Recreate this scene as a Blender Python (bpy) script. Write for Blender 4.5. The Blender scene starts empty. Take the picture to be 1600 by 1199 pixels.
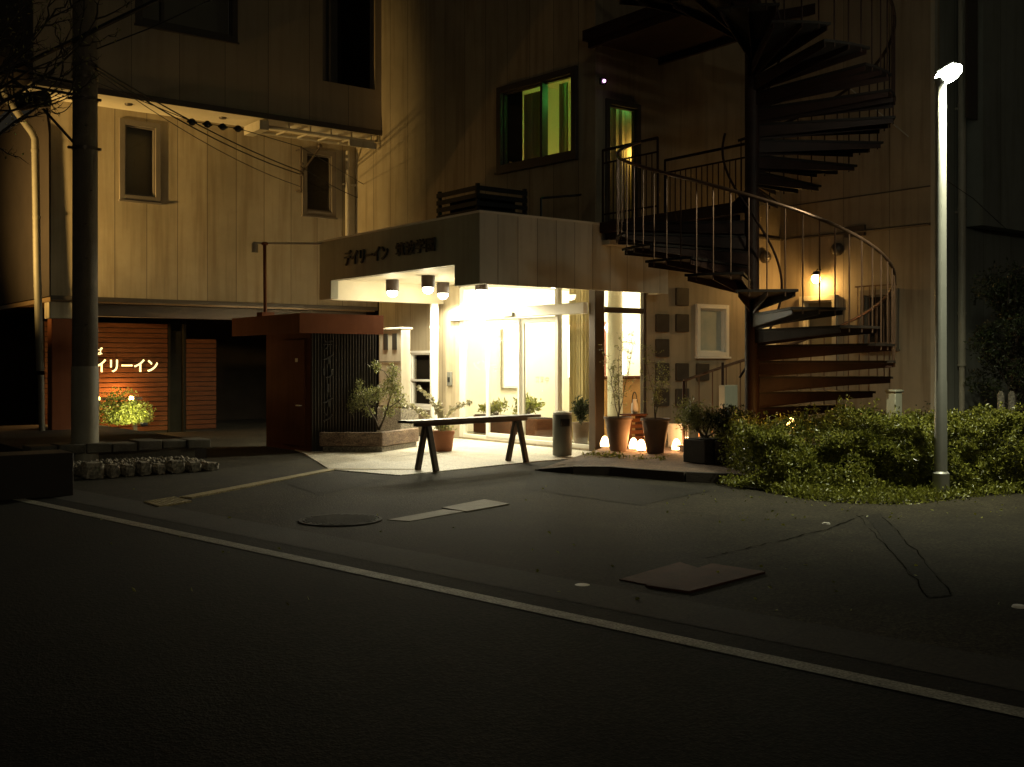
import bpy, bmesh, math, random
import numpy as np
from mathutils import Vector, Matrix
R = random.Random(7)
rng = np.random.default_rng(7)
scene = bpy.context.scene
COL = scene.collection

# ------------------------------------------------------------------ survey
F, YH, HC = 1687.0, 568.0, 1.4            # focal length (px of the 1600 px frame), horizon row, eye height
_n = math.hypot(1293, 1687)
CB, SB = 1687 / _n, 1293 / _n
PHI = math.atan2(SB, CB)                  # street grid of the building: u to the right/back, v to the left/back
def W(u, v, z=0): return Vector((CB * u - SB * v, SB * u + CB * v, z))
def UV(X, Y): return (CB * X + SB * Y, -SB * X + CB * Y)
def at(x, y, d):                          # pixel at depth d -> (u, v, z)
    X = (x - 800) / F * d
    u, v = UV(X, d)
    return (u, v, HC - (y - YH) / F * d)
def on_v(x, y, v):
    r = (x - 800) / F
    return at(x, y, v / (-SB * r + CB))
def on_u(x, y, u):
    r = (x - 800) / F
    return at(x, y, u / (CB * r + SB))
def on_z(x, y, z=0.0):
    return at(x, y, (HC - z) * F / (y - YH))

# ------------------------------------------------------------------ mesh builder (all input in u, v, z)
class MB:
    def __init__(s): s.v = []; s.f = []
    def add(s, vs, fs):
        o = len(s.v); s.v.extend([tuple(p) for p in vs]); s.f.extend([tuple(i + o for i in q) for q in fs]); return s
    def box(s, u0, u1, v0, v1, z0, z1):
        vs = [(u, v, z) for z in (z0, z1) for v in (v0, v1) for u in (u0, u1)]
        return s.add(vs, [(0, 2, 3, 1), (4, 5, 7, 6), (0, 1, 5, 4), (2, 6, 7, 3), (0, 4, 6, 2), (1, 3, 7, 5)])
    def prism(s, poly, z0, z1):
        n = len(poly); z0s = z0 if isinstance(z0, (list, tuple)) else [z0] * n; z1s = z1 if isinstance(z1, (list, tuple)) else [z1] * n
        vs = [(p[0], p[1], z0s[i]) for i, p in enumerate(poly)] + [(p[0], p[1], z1s[i]) for i, p in enumerate(poly)]
        fs = [tuple(range(n))[::-1], tuple(range(n, 2 * n))] + [(i, (i + 1) % n, n + (i + 1) % n, n + i) for i in range(n)]
        return s.add(vs, fs)
    def tube(s, path, r, n=8, cap=True):
        P = [Vector(p) for p in path]; rs = r if isinstance(r, (list, tuple)) else [r] * len(P)
        vs = []; prev = None
        for i, p in enumerate(P):
            t = (P[min(i + 1, len(P) - 1)] - P[max(i - 1, 0)])
            if t.length < 1e-9: t = Vector((0, 0, 1))
            t.normalize()
            if prev is None:
                a = t.orthogonal().normalized()
            else:
                a = (prev - t * prev.dot(t))
                a = a.normalized() if a.length > 1e-6 else t.orthogonal().normalized()
            prev = a; b = t.cross(a)
            for k in range(n):
                an = 2 * math.pi * k / n
                vs.append(p + (a * math.cos(an) + b * math.sin(an)) * rs[i])
        fs = [(i * n + k, i * n + (k + 1) % n, (i + 1) * n + (k + 1) % n, (i + 1) * n + k) for i in range(len(P) - 1) for k in range(n)]
        if cap: fs += [tuple(range(n))[::-1], tuple(range((len(P) - 1) * n, len(P) * n))]
        return s.add(vs, fs)
    def lathe(s, c, prof, n=24):
        u, v, z = c; vs = []
        for r, h in prof:
            for k in range(n):
                a = 2 * math.pi * k / n; vs.append((u + r * math.cos(a), v + r * math.sin(a), z + h))
        m = len(prof)
        fs = [(i * n + k, i * n + (k + 1) % n, (i + 1) * n + (k + 1) % n, (i + 1) * n + k) for i in range(m - 1) for k in range(n)]
        fs += [tuple(range(n))[::-1], tuple(range((m - 1) * n, m * n))]
        return s.add(vs, fs)
    def ball(s, c, r, n=10, sq=1.0):
        prof = [(max(0.001, r * math.sin(math.pi * i / n)), -r * sq * math.cos(math.pi * i / n)) for i in range(n + 1)]
        return s.lathe(c, prof, n * 2)
    def quad(s, a, b, c, d): return s.add([a, b, c, d], [(0, 1, 2, 3)])
    def wall(s, face, plane, s0, s1, z0, z1, th, holes=()):
        """a wall with real openings; face 'v': lies at v=plane facing -v; face 'u': at u=plane facing -u"""
        S = sorted({s0, s1, *[q for h in holes for q in h[:2] if s0 < q < s1]})
        Z = sorted({z0, z1, *[q for h in holes for q in h[2:] if z0 < q < z1]})
        def solid(i, j):
            if i < 0 or j < 0 or i >= len(S) - 1 or j >= len(Z) - 1: return False
            a = (S[i] + S[i + 1]) / 2; b = (Z[j] + Z[j + 1]) / 2
            return not any(h[0] < a < h[1] and h[2] < b < h[3] for h in holes)
        def P(a, z, t): return (a, plane + t, z) if face == 'v' else (plane + t, a, z)
        for i in range(len(S) - 1):
            for j in range(len(Z) - 1):
                if not solid(i, j): continue
                a, b, c, d = S[i], S[i + 1], Z[j], Z[j + 1]
                s.quad(P(a, c, 0), P(b, c, 0), P(b, d, 0), P(a, d, 0)); s.quad(P(a, c, th), P(a, d, th), P(b, d, th), P(b, c, th))
                if not solid(i - 1, j): s.quad(P(a, c, 0), P(a, d, 0), P(a, d, th), P(a, c, th))
                if not solid(i + 1, j): s.quad(P(b, c, 0), P(b, c, th), P(b, d, th), P(b, d, 0))
                if not solid(i, j - 1): s.quad(P(a, c, 0), P(a, c, th), P(b, c, th), P(b, c, 0))
                if not solid(i, j + 1): s.quad(P(a, d, 0), P(b, d, 0), P(b, d, th), P(a, d, th))
        return s
    def slab(s, face, plane, s0, s1, z0, z1, t0, t1):
        """box on a wall plane, from t0 to t1 measured out of the wall (positive = towards the street)"""
        return s.box(s0, s1, plane - t1, plane - t0, z0, z1) if face == 'v' else s.box(plane - t1, plane - t0, s0, s1, z0, z1)
    def leaves(s, pts, L, Wd, up=0.35):
        n = len(pts)
        if n == 0: return s
        pts = np.asarray(pts, float)
        d = rng.normal(size=(n, 3)); d[:, 2] += up; d /= np.linalg.norm(d, axis=1)[:, None]
        e = rng.normal(size=(n, 3)); w = np.cross(d, e); w /= np.linalg.norm(w, axis=1)[:, None] + 1e-9
        nn = np.cross(d, w)
        l = L * rng.uniform(.6, 1.3, (n, 1)); ww = Wd * rng.uniform(.7, 1.2, (n, 1))
        a = pts; c = pts + d * l; b = pts + d * l * .5 + w * ww * .5 + nn * ww * .18; e2 = pts + d * l * .5 - w * ww * .5 + nn * ww * .18
        V = np.stack([a, b, c, e2], 1).reshape(-1, 3); o = len(s.v)
        s.v.extend(map(tuple, V.tolist()))
        s.f.extend([(o + 4 * i, o + 4 * i + 1, o + 4 * i + 2) for i in range(n)] + [(o + 4 * i, o + 4 * i + 2, o + 4 * i + 3) for i in range(n)])
        return s
    def build(s, name, mat, parent=None, bevel=0.0, smooth=True, recalc=True, base=None):
        me = bpy.data.meshes.new(name)
        if parent is not None:
            t = parent
            while t.parent is not None: t = t.parent
            b = t['_base']
        else:
            if base is None:
                A = np.array(s.v); b = (float((A[:, 0].min() + A[:, 0].max()) / 2), float((A[:, 1].min() + A[:, 1].max()) / 2), float(A[:, 2].min()))
            else: b = base
        me.from_pydata([(p[0] - b[0], p[1] - b[1], p[2] - b[2]) for p in s.v], [], s.f)
        if recalc:
            bm = bmesh.new(); bm.from_mesh(me); bmesh.ops.recalc_face_normals(bm, faces=bm.faces); bm.to_mesh(me); bm.free()
        if smooth:
            me.polygons.foreach_set('use_smooth', [True] * len(me.polygons))
            me.set_sharp_from_angle(angle=math.radians(35))
        me.materials.append(mat); me.update()
        o = bpy.data.objects.new(name, me); COL.objects.link(o)
        if parent is None:
            o.location = W(*b); o.rotation_euler = (0, 0, PHI); o['_base'] = list(b)
        else: o.parent = parent
        if bevel:
            m = o.modifiers.new('bevel', 'BEVEL'); m.width = bevel; m.segments = 2; m.limit_method = 'ANGLE'
        return o
def thing(name, label, cat, u, v, z=0, group=None):
    o = bpy.data.objects.new(name, None); COL.objects.link(o); o.empty_display_size = .2
    o.location = W(u, v, z); o.rotation_euler = (0, 0, PHI); o['_base'] = [u, v, z]
    return tag(o, label, cat, group)
def tag(o, label, cat, group=None, kind=None):
    o['label'] = label; o['category'] = cat
    if group: o['group'] = group
    if kind: o['kind'] = kind
    return o
def struct(o, kind='structure'): o['kind'] = kind; return o
def copy_tree(o, parent=None):
    c = o.copy(); COL.objects.link(c)
    if parent is not None: c.parent = parent
    for ch in list(o.children): copy_tree(ch, c)
    return c
def place(o, u, v, z, rot=0.0):
    o.location = W(u, v, z); o.rotation_euler = (0, 0, PHI + rot); o['_base'] = [u, v, z]; return o
def light(name, kind, u, v, z, power, color, parent=None, **kw):
    l = bpy.data.lights.new(name, kind); l.energy = power; l.color = color
    for k, x in kw.items(): setattr(l, k, x)
    o = bpy.data.objects.new(name, l); COL.objects.link(o)
    if parent is not None:
        t = parent
        while t.parent is not None: t = t.parent
        b = t['_base']; o.location = (u - b[0], v - b[1], z - b[2]); o.parent = parent
    else: o.location = W(u, v, z)
    return o
def aim(o, target):                       # world-space aim for a top-level light
    d = Vector(target) - o.location; o.rotation_euler = d.to_track_quat('-Z', 'Y').to_euler()

# ------------------------------------------------------------------ materials
def mat(name, c, rough=.6, metal=0.0, var=.25, scale=3.0, bump=.0, bscale=60.0, c2=None, spec=.5, stretch=None, seam=None, grime=0.0, fine=0.0):
    m = bpy.data.materials.new(name); m.use_nodes = True; nt = m.node_tree; N = nt.nodes; Lk = nt.links
    p = N['Principled BSDF']; p.inputs['Roughness'].default_value = rough; p.inputs['Metallic'].default_value = metal
    p.inputs['Specular IOR Level'].default_value = spec
    tc = N.new('ShaderNodeTexCoord'); mp = N.new('ShaderNodeMapping'); Lk.new(tc.outputs['Object'], mp.inputs[0])
    if stretch: mp.inputs['Scale'].default_value = stretch
    nz = N.new('ShaderNodeTexNoise'); nz.inputs['Scale'].default_value = scale; nz.inputs['Detail'].default_value = 6; nz.inputs['Roughness'].default_value = .65
    Lk.new(mp.outputs[0], nz.inputs['Vector'])
    mr = N.new('ShaderNodeMapRange'); mr.inputs['From Min'].default_value = .3; mr.inputs['From Max'].default_value = .7
    Lk.new(nz.outputs['Fac'], mr.inputs['Value'])
    mx = N.new('ShaderNodeMix'); mx.data_type = 'RGBA'; Lk.new(mr.outputs[0], mx.inputs['Factor'])
    c2 = c2 or tuple(x * (1 - var) for x in c)
    mx.inputs['A'].default_value = (*c, 1); mx.inputs['B'].default_value = (*c2, 1)
    out = mx.outputs['Result']; height = None
    if fine:
        nf = N.new('ShaderNodeTexNoise'); nf.inputs['Scale'].default_value = fine; nf.inputs['Detail'].default_value = 3; Lk.new(tc.outputs['Object'], nf.inputs['Vector'])
        rf = N.new('ShaderNodeMapRange'); rf.inputs['From Min'].default_value = .35; rf.inputs['From Max'].default_value = .65; rf.inputs['To Min'].default_value = .5; rf.inputs['To Max'].default_value = 1.5
        Lk.new(nf.outputs['Fac'], rf.inputs['Value'])
        mm = N.new('ShaderNodeMix'); mm.data_type = 'RGBA'; mm.blend_type = 'MULTIPLY'; mm.inputs['Factor'].default_value = 1
        Lk.new(out, mm.inputs['A']); Lk.new(rf.outputs[0], mm.inputs['B']); out = mm.outputs['Result']
    if grime:                              # rain streaks: noise stretched along z
        m2 = N.new('ShaderNodeMapping'); m2.inputs['Scale'].default_value = (5, 5, .35); Lk.new(tc.outputs['Object'], m2.inputs[0])
        n2 = N.new('ShaderNodeTexNoise'); n2.inputs['Scale'].default_value = 1.6; n2.inputs['Detail'].default_value = 5; Lk.new(m2.outputs[0], n2.inputs['Vector'])
        r2 = N.new('ShaderNodeMapRange'); r2.inputs['From Min'].default_value = .48; r2.inputs['From Max'].default_value = .72; r2.inputs['To Max'].default_value = grime
        Lk.new(n2.outputs['Fac'], r2.inputs['Value'])
        g = N.new('ShaderNodeMix'); g.data_type = 'RGBA'; Lk.new(r2.outputs[0], g.inputs['Factor']); Lk.new(out, g.inputs['A']); g.inputs['B'].default_value = (c[0] * .45, c[1] * .4, c[2] * .33, 1); out = g.outputs['Result']
    if seam:                               # (axis, spacing, width, offset)
        ax, sp, wd, off = seam
        sx = N.new('ShaderNodeSeparateXYZ'); Lk.new(tc.outputs['Object'], sx.inputs[0])
        def math_(op, a, b=None):
            q = N.new('ShaderNodeMath'); q.operation = op
            for i, t in enumerate((a, b)):
                if t is None: continue
                if isinstance(t, (int, float)): q.inputs[i].default_value = t
                else: Lk.new(t, q.inputs[i])
            return q.outputs[0]
        f = math_('FRACT', math_('DIVIDE', math_('ADD', sx.outputs[ax], off + 100 * sp), sp))
        line = math_('LESS_THAN', f, wd / sp)
        idx = math_('FLOOR', math_('DIVIDE', math_('ADD', sx.outputs[ax], off + 100 * sp), sp))
        wn = N.new('ShaderNodeTexWhiteNoise'); wn.noise_dimensions = '1D'; Lk.new(idx, wn.inputs['W'])
        tint = N.new('ShaderNodeMapRange'); tint.inputs['To Min'].default_value = .86; tint.inputs['To Max'].default_value = 1.06; Lk.new(wn.outputs['Value'], tint.inputs['Value'])
        mm = N.new('ShaderNodeMix'); mm.data_type = 'RGBA'; mm.blend_type = 'MULTIPLY'; mm.inputs['Factor'].default_value = 1; Lk.new(out, mm.inputs['A']); Lk.new(tint.outputs[0], mm.inputs['B'])
        ml = N.new('ShaderNodeMix'); ml.data_type = 'RGBA'; Lk.new(math_('MULTIPLY', line, .75), ml.inputs['Factor']); Lk.new(mm.outputs['Result'], ml.inputs['A']); ml.inputs['B'].default_value = (c[0] * .2, c[1] * .18, c[2] * .15, 1)
        out = ml.outputs['Result']; height = math_('MULTIPLY', line, -1.0)
    Lk.new(out, p.inputs['Base Color'])
    if bump or height is not None:
        nb = N.new('ShaderNodeTexNoise'); nb.inputs['Scale'].default_value = bscale; nb.inputs['Detail'].default_value = 4; Lk.new(mp.outputs[0], nb.inputs['Vector'])
        h = nb.outputs['Fac']
        if height is not None:
            ad = N.new('ShaderNodeMath'); ad.operation = 'MULTIPLY_ADD'; Lk.new(h, ad.inputs[0]); ad.inputs[1].default_value = max(bump, .05); Lk.new(height, ad.inputs[2]); h = ad.outputs[0]
        bp = N.new('ShaderNodeBump'); bp.inputs['Strength'].default_value = bump if height is None else .6; bp.inputs['Distance'].default_value = .01
        Lk.new(h, bp.inputs['Height']); Lk.new(bp.outputs[0], p.inputs['Normal'])
    return m
def ground_mat(name, base, patchy, speck, rough=.9):
    """asphalt: large stains and worn lanes, hand-sized mottling, visible aggregate"""
    m = bpy.data.materials.new(name); m.use_nodes = True; nt = m.node_tree; N = nt.nodes; Lk = nt.links; p = N['Principled BSDF']
    p.inputs['Roughness'].default_value = rough; p.inputs['Specular IOR Level'].default_value = .2
    tc = N.new('ShaderNodeTexCoord'); val = None
    for sc_, lo, hi, a, b, det in ((.23, .35, .65, 1 - patchy, 1 + patchy * .6, 3), (1.7, .3, .7, 1 - patchy * .7, 1 + patchy * .6, 6), (9, .35, .65, .78, 1.22, 5), (38, .38, .62, 1 - speck * .8, 1 + speck, 2)):
        n = N.new('ShaderNodeTexNoise'); n.inputs['Scale'].default_value = sc_; n.inputs['Detail'].default_value = det; n.inputs['Roughness'].default_value = .6; Lk.new(tc.outputs['Object'], n.inputs['Vector'])
        r = N.new('ShaderNodeMapRange'); r.inputs['From Min'].default_value = lo; r.inputs['From Max'].default_value = hi; r.inputs['To Min'].default_value = a; r.inputs['To Max'].default_value = b; Lk.new(n.outputs['Fac'], r.inputs['Value'])
        if val is None: val = r.outputs[0]
        else:
            q = N.new('ShaderNodeMath'); q.operation = 'MULTIPLY'; Lk.new(val, q.inputs[0]); Lk.new(r.outputs[0], q.inputs[1]); val = q.outputs[0]
    v = N.new('ShaderNodeTexVoronoi'); v.inputs['Scale'].default_value = 75; Lk.new(tc.outputs['Object'], v.inputs['Vector'])
    r = N.new('ShaderNodeMapRange'); r.inputs['From Min'].default_value = .0; r.inputs['From Max'].default_value = .5; r.inputs['To Min'].default_value = 1 + speck; r.inputs['To Max'].default_value = 1 - speck * .5; Lk.new(v.outputs['Distance'], r.inputs['Value'])
    q = N.new('ShaderNodeMath'); q.operation = 'MULTIPLY'; Lk.new(val, q.inputs[0]); Lk.new(r.outputs[0], q.inputs[1])
    mx = N.new('ShaderNodeMix'); mx.data_type = 'RGBA'; mx.blend_type = 'MULTIPLY'; mx.inputs['Factor'].default_value = 1; mx.inputs['A'].default_value = (*base, 1); Lk.new(q.outputs[0], mx.inputs['B']); Lk.new(mx.outputs['Result'], p.inputs['Base Color'])
    bp = N.new('ShaderNodeBump'); bp.inputs['Strength'].default_value = .4; bp.inputs['Distance'].default_value = .007; Lk.new(q.outputs[0], bp.inputs['Height']); Lk.new(bp.outputs[0], p.inputs['Normal'])
    return m
def emit(name, c, s):
    m = bpy.data.materials.new(name); m.use_nodes = True; nt = m.node_tree; p = nt.nodes['Principled BSDF']
    p.inputs['Base Color'].default_value = (.8, .8, .8, 1); p.inputs['Emission Color'].default_value = (*c, 1); p.inputs['Emission Strength'].default_value = s
    return m
def glass(name, tint=(.95, .95, .93), refl=1.45, rough=0.0):
    m = bpy.data.materials.new(name); m.use_nodes = True; nt = m.node_tree; N = nt.nodes; Lk = nt.links
    N.remove(N['Principled BSDF']); o = N['Material Output']
    t = N.new('ShaderNodeBsdfTransparent'); t.inputs[0].default_value = (*tint, 1)
    g = N.new('ShaderNodeBsdfGlossy'); g.inputs['Roughness'].default_value = rough
    lw = N.new('ShaderNodeLayerWeight'); lw.inputs['Blend'].default_value = .5
    pw = N.new('ShaderNodeMath'); pw.operation = 'POWER'; pw.inputs[1].default_value = 5; Lk.new(lw.outputs['Facing'], pw.inputs[0])
    fr = N.new('ShaderNodeMath'); fr.operation = 'MULTIPLY_ADD'; fr.inputs[1].default_value = .95; fr.inputs[2].default_value = .045; Lk.new(pw.outputs[0], fr.inputs[0])
    mx = N.new('ShaderNodeMixShader'); Lk.new(fr.outputs[0], mx.inputs[0]); Lk.new(t.outputs[0], mx.inputs[1]); Lk.new(g.outputs[0], mx.inputs[2]); Lk.new(mx.outputs[0], o.inputs['Surface'])
    return m
def leafmat(name, c, c2, trans=.3, rough=.45):
    m = mat(name, c, rough, var=.4, scale=14.0, c2=c2, spec=.4)
    nt = m.node_tree; N = nt.nodes; Lk = nt.links; p = N['Principled BSDF']; o = N['Material Output']
    tr = N.new('ShaderNodeBsdfTranslucent'); src = p.inputs['Base Color'].links[0].from_socket
    gi = N.new('ShaderNodeNewGeometry')
    hs = N.new('ShaderNodeHueSaturation'); rr = N.new('ShaderNodeMapRange'); rr.inputs['To Min'].default_value = .45; rr.inputs['To Max'].default_value = 1.6
    Lk.new(gi.outputs['Random Per Island'], rr.inputs['Value']); Lk.new(rr.outputs[0], hs.inputs['Value']); Lk.new(src, hs.inputs['Color'])
    Lk.new(hs.outputs[0], p.inputs['Base Color']); Lk.new(hs.outputs[0], tr.inputs[0])
    mx = N.new('ShaderNodeMixShader'); mx.inputs[0].default_value = trans; Lk.new(p.outputs[0], mx.inputs[1]); Lk.new(tr.outputs[0], mx.inputs[2]); Lk.new(mx.outputs[0], o.inputs['Surface'])
    return m

CREAM = (.46, .39, .27)
M = dict(
    cream_v=mat('cream_siding_facing_street', CREAM, .6, var=.30, scale=.9, bump=.2, bscale=90, seam=(0, .565, .014, .12), grime=.6),
    cream_u=mat('cream_siding_facing_side', CREAM, .6, var=.30, scale=.9, bump=.2, bscale=90, seam=(1, .565, .014, .2), grime=.6),
    stain=mat('weathered_cream_siding', (.38, .31, .215), .6, var=.3, scale=.9, bump=.25, bscale=70, seam=(1, .9, .012, .1), grime=.6),
    grey_side=mat('grey_green_siding', (.30, .31, .27), .6, var=.25, scale=1.2, bump=.2, seam=(0, .9, .012, .3), grime=.45),
    upper=mat('upper_storey_siding', (.40, .32, .21), .6, var=.2, scale=.7, bump=.2, seam=(0, .83, .012, .1), grime=.3),
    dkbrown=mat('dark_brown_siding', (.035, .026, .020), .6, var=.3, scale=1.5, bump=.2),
    soffit=mat('painted_soffit', (.68, .62, .48), .6, var=.15, scale=1.5, bump=.1),
    white=mat('white_paint', (.78, .76, .70), .45, var=.1, scale=3, bump=.05, bscale=30),
    panelwhite=mat('canopy_white_cladding', (.62, .60, .52), .45, var=.15, scale=2, seam=(0, .36, .012, .05), grime=.3),
    fascia=mat('grey_green_fascia', (.32, .32, .25), .45, var=.2, scale=2, bump=.1, grime=.3),
    alu=mat('satin_aluminium', (.72, .70, .62), .5, .1, var=.1),
    brownmetal=mat('bronze_metal', (.10, .075, .055), .4, .4, var=.2),
    frame_dk=mat('dark_window_frame', (.09, .075, .06), .4, .3, var=.2),
    frame_grey=mat('grey_window_frame', (.22, .19, .155), .4, .3, var=.2),
    blind=mat('roller_blind', (.24, .22, .17), .8, var=.15, scale=2, stretch=(1, 1, .4)),
    curtain=mat('cream_curtain', (.55, .46, .26), .85, var=.35, scale=9, stretch=(3, 3, .15), bump=.4, bscale=14),
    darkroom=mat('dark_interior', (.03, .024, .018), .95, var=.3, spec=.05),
    plaster=mat('lobby_plaster', (.78, .74, .58), .6, var=.06),
    lobfloor=mat('lobby_floor_tile', (.30, .27, .20), .25, var=.2, seam=(0, .4, .006, 0)),
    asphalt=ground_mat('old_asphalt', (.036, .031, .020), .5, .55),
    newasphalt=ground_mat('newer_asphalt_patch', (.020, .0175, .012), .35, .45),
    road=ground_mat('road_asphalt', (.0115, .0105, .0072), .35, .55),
    pad=mat('pale_floor_tile', (.55, .51, .42), .6, var=.18, scale=2.2, bump=.2, seam=(0, .3, .008, .1), fine=60),
    line=mat('worn_white_road_paint', (.40, .385, .32), .7, var=.5, scale=9, bump=.5, bscale=120, c2=(.17, .165, .135), fine=70),
    gutter=mat('gutter_concrete', (.025, .021, .014), .9, var=.6, scale=2.2, bump=.7, bscale=60, seam=(0, .6, .015, 0), fine=34),
    tactile=mat('tactile_yellow', (.40, .33, .17), .7, var=.35, scale=6, fine=60),
    plate=mat('worn_steel_plate', (.15, .125, .08), .75, .0, var=.4, scale=6, bump=.4, bscale=90),
    rustplate=mat('red_painted_steel_plate', (.085, .026, .013), .85, .0, var=.5, scale=5, bump=.3),
    iron=mat('cast_iron', (.036, .030, .021), .85, .0, var=.5, scale=9, bump=.5),
    bench=mat('dark_stained_wood', (.045, .030, .020), .5, var=.5, scale=5, stretch=(1, 1, 6), bump=.4, bscale=30),
    slat=mat('red_brown_timber', (.095, .036, .015), .85, spec=.1, var=.45, scale=6, stretch=(.6, 6, 6), bump=.4),
    hutred=mat('red_brown_painted_metal', (.20, .072, .034), .85, 0.0, spec=.1, var=.25, scale=2, grime=.3),
    corr=mat('dark_corrugated_metal', (.060, .052, .042), .45, .4, var=.3, scale=2, grime=.3),
    letter_dk=mat('dark_letter', (.022, .02, .016), .5, var=.1),
    letter_faint=mat('faint_glass_lettering', (.42, .40, .30), .6, var=.1),
    concrete=mat('rough_concrete', (.24, .215, .17), .85, var=.45, scale=4, bump=.8, bscale=40, fine=40),
    pole=mat('pole_concrete', (.17, .14, .10), .8, var=.35, scale=3, bump=.5, bscale=60, grime=.5),
    sleeve=mat('pole_sleeve', (.34, .32, .25), .6, var=.25, scale=3, bump=.2, grime=.4),
    stone=mat('rough_garden_stone', (.36, .32, .25), .9, var=.55, scale=5, bump=1.0, bscale=14, fine=30),
    darkstone=mat('dark_stone_slab', (.13, .12, .095), .8, var=.5, scale=4, bump=.7, bscale=30),
    timberbox=mat('weathered_sleeper', (.26, .185, .125), .75, var=.6, scale=4, stretch=(1, 1, 4), bump=.7, bscale=40, c2=(.09, .05, .03), fine=50),
    stair=mat('rust_red_stair_paint', (.034, .015, .010), .6, 0.0, spec=.2, var=.5, scale=4, bump=.3),
    tread=mat('stair_tread_metal', (.021, .014, .010), .65, 0.0, spec=.2, var=.5, scale=5, bump=.3),
    rail=mat('worn_steel_rail', (.22, .13, .085), .32, .7, var=.4, scale=8),
    galv=mat('galvanised_steel', (.48, .49, .45), .45, .4, var=.15, scale=5),
    pvc=mat('cream_drainpipe', (.47, .43, .34), .45, var=.2, scale=3, grime=.4),
    terra=mat('terracotta', (.42, .17, .08), .75, var=.3, scale=5, bump=.2),
    potclay=mat('brown_clay_pot', (.22, .155, .115), .7, var=.3, scale=5, bump=.2),
    soil=mat('potting_soil', (.035, .025, .018), .95, var=.5, scale=20, bump=1),
    binm=mat('brushed_grey_metal', (.20, .20, .17), .55, .3, var=.15, scale=4),
    lampbody=mat('brown_lamp_paint', (.055, .035, .024), .6, var=.1),
    dimmedpipe=mat('dimmed_drainpipe', (.17, .155, .115), .6, var=.3, scale=3, grime=.5),  # cream pipe colour darkened against the close sodium lamp
    tar=mat('bitumen_seal', (.016, .015, .012), 1.0, var=.3, spec=.0),
    black=mat('black_rubber', (.012, .012, .011), .5, var=.3),
    bark=mat('grey_bark', (.14, .11, .075), .85, var=.5, scale=12, bump=.8, bscale=40),
    darkbark=mat('dark_bark', (.045, .036, .027), .9, var=.5, scale=12, bump=.8),
    leaf=leafmat('olive_leaf', (.27, .27, .10), (.15, .16, .05)),
    hedge=leafmat('hedge_leaf', (.24, .235, .036), (.08, .10, .018), .25, .35),
    cover=leafmat('ground_cover_leaf', (.24, .24, .035), (.13, .15, .025), .3, .4),
    darkleaf=leafmat('evergreen_leaf', (.030, .045, .015), (.018, .022, .010), .2),
    lily=leafmat('garden_shrub_leaf', (.20, .21, .045), (.10, .13, .03)),
    flower=mat('cream_blossom', (.80, .76, .55), .6, var=.1),
    brick=mat('brick_paving', (.20, .125, .08), .85, var=.55, scale=5, bump=.6, bscale=50, seam=(0, .21, .012, 0), fine=50),
    kerb=mat('dark_kerb', (.055, .042, .032), .8, var=.4, scale=4, bump=.6),
    woodcounter=mat('orange_wood', (.48, .25, .08), .45, var=.25, scale=5, stretch=(1, 1, 5)),
    redpanel=mat('dusty_red_panel', (.42, .18, .13), .6, var=.15),
    poster=mat('pale_notice_board', (.80, .80, .70), .5, var=.05),
    roofdark=mat('roof_membrane', (.08, .075, .065), .8, var=.3, bump=.4),
    glass=glass('window_glass'), doorglass=glass('door_glass', (.96, .96, .92)),
    frost=mat('frosted_pane', (.34, .40, .38), .25, var=.35, scale=3, c2=(.50, .50, .42)),
    ash=mat('ash_sand', (.62, .60, .52), .9, var=.3, scale=30, bump=.6),
)
E = dict(
    bulb=emit('warm_white_bulb', (1, .93, .72), 22), orange=emit('orange_bulb', (1, .55, .14), 28),
    lantern=emit('lantern_shade', (1, .62, .28), 9), led=emit('street_led', (.93, 1, .82), 60),
    sign=emit('lit_letters', (1, .80, .34), 1.35), sconce=emit('sconce_glow', (1, .9, .62), 9), panel=emit('glow_added_lobby_panel', (1, .97, .72), 2.2),  # panel: glow put into lobby panels that are no lamps
    pink=emit('pink_indicator', (1, .45, .95), 4), globe=emit('lobby_globe', (1, .92, .74), 14), shirt=emit('glowing_shirt', (.75, .8, .4), .35),  # shirt: brightness of a pale shirt put in as glow, no lamp
)

def text_mesh(body, face, plane, s0, s1, z0, z1, name, m, parent=None, depth=.02, off=0.0):
    """raised lettering fitted to a rectangle of a wall plane"""
    cu = bpy.data.curves.new('lettering', 'FONT'); cu.body = body; cu.extrude = .5; cu.offset = off; cu.resolution_u = 3
    o = bpy.data.objects.new('lettering', cu); COL.objects.link(o)
    dg = bpy.context.evaluated_depsgraph_get(); me = bpy.data.meshes.new_from_object(o.evaluated_get(dg)); 
    bpy.data.objects.remove(o); mb = MB()
    vs = [v.co.copy() for v in me.vertices]
    x0 = min(v.x for v in vs); x1 = max(v.x for v in vs); y0 = min(v.y for v in vs); y1 = max(v.y for v in vs)
    out = []
    for v in vs:
        a = (v.x - x0) / (x1 - x0); b = (v.y - y0) / (y1 - y0); t = (v.z + .5) * depth
        s_ = s0 + (s1 - s0) * a; z = z0 + (z1 - z0) * b
        out.append((s_, plane - t, z) if face == 'v' else (plane - t, s_, z))
    mb.add(out, [tuple(p.vertices) for p in me.polygons])
    bpy.data.meshes.remove(me)
    return mb.build(name, m, parent, smooth=False)

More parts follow.
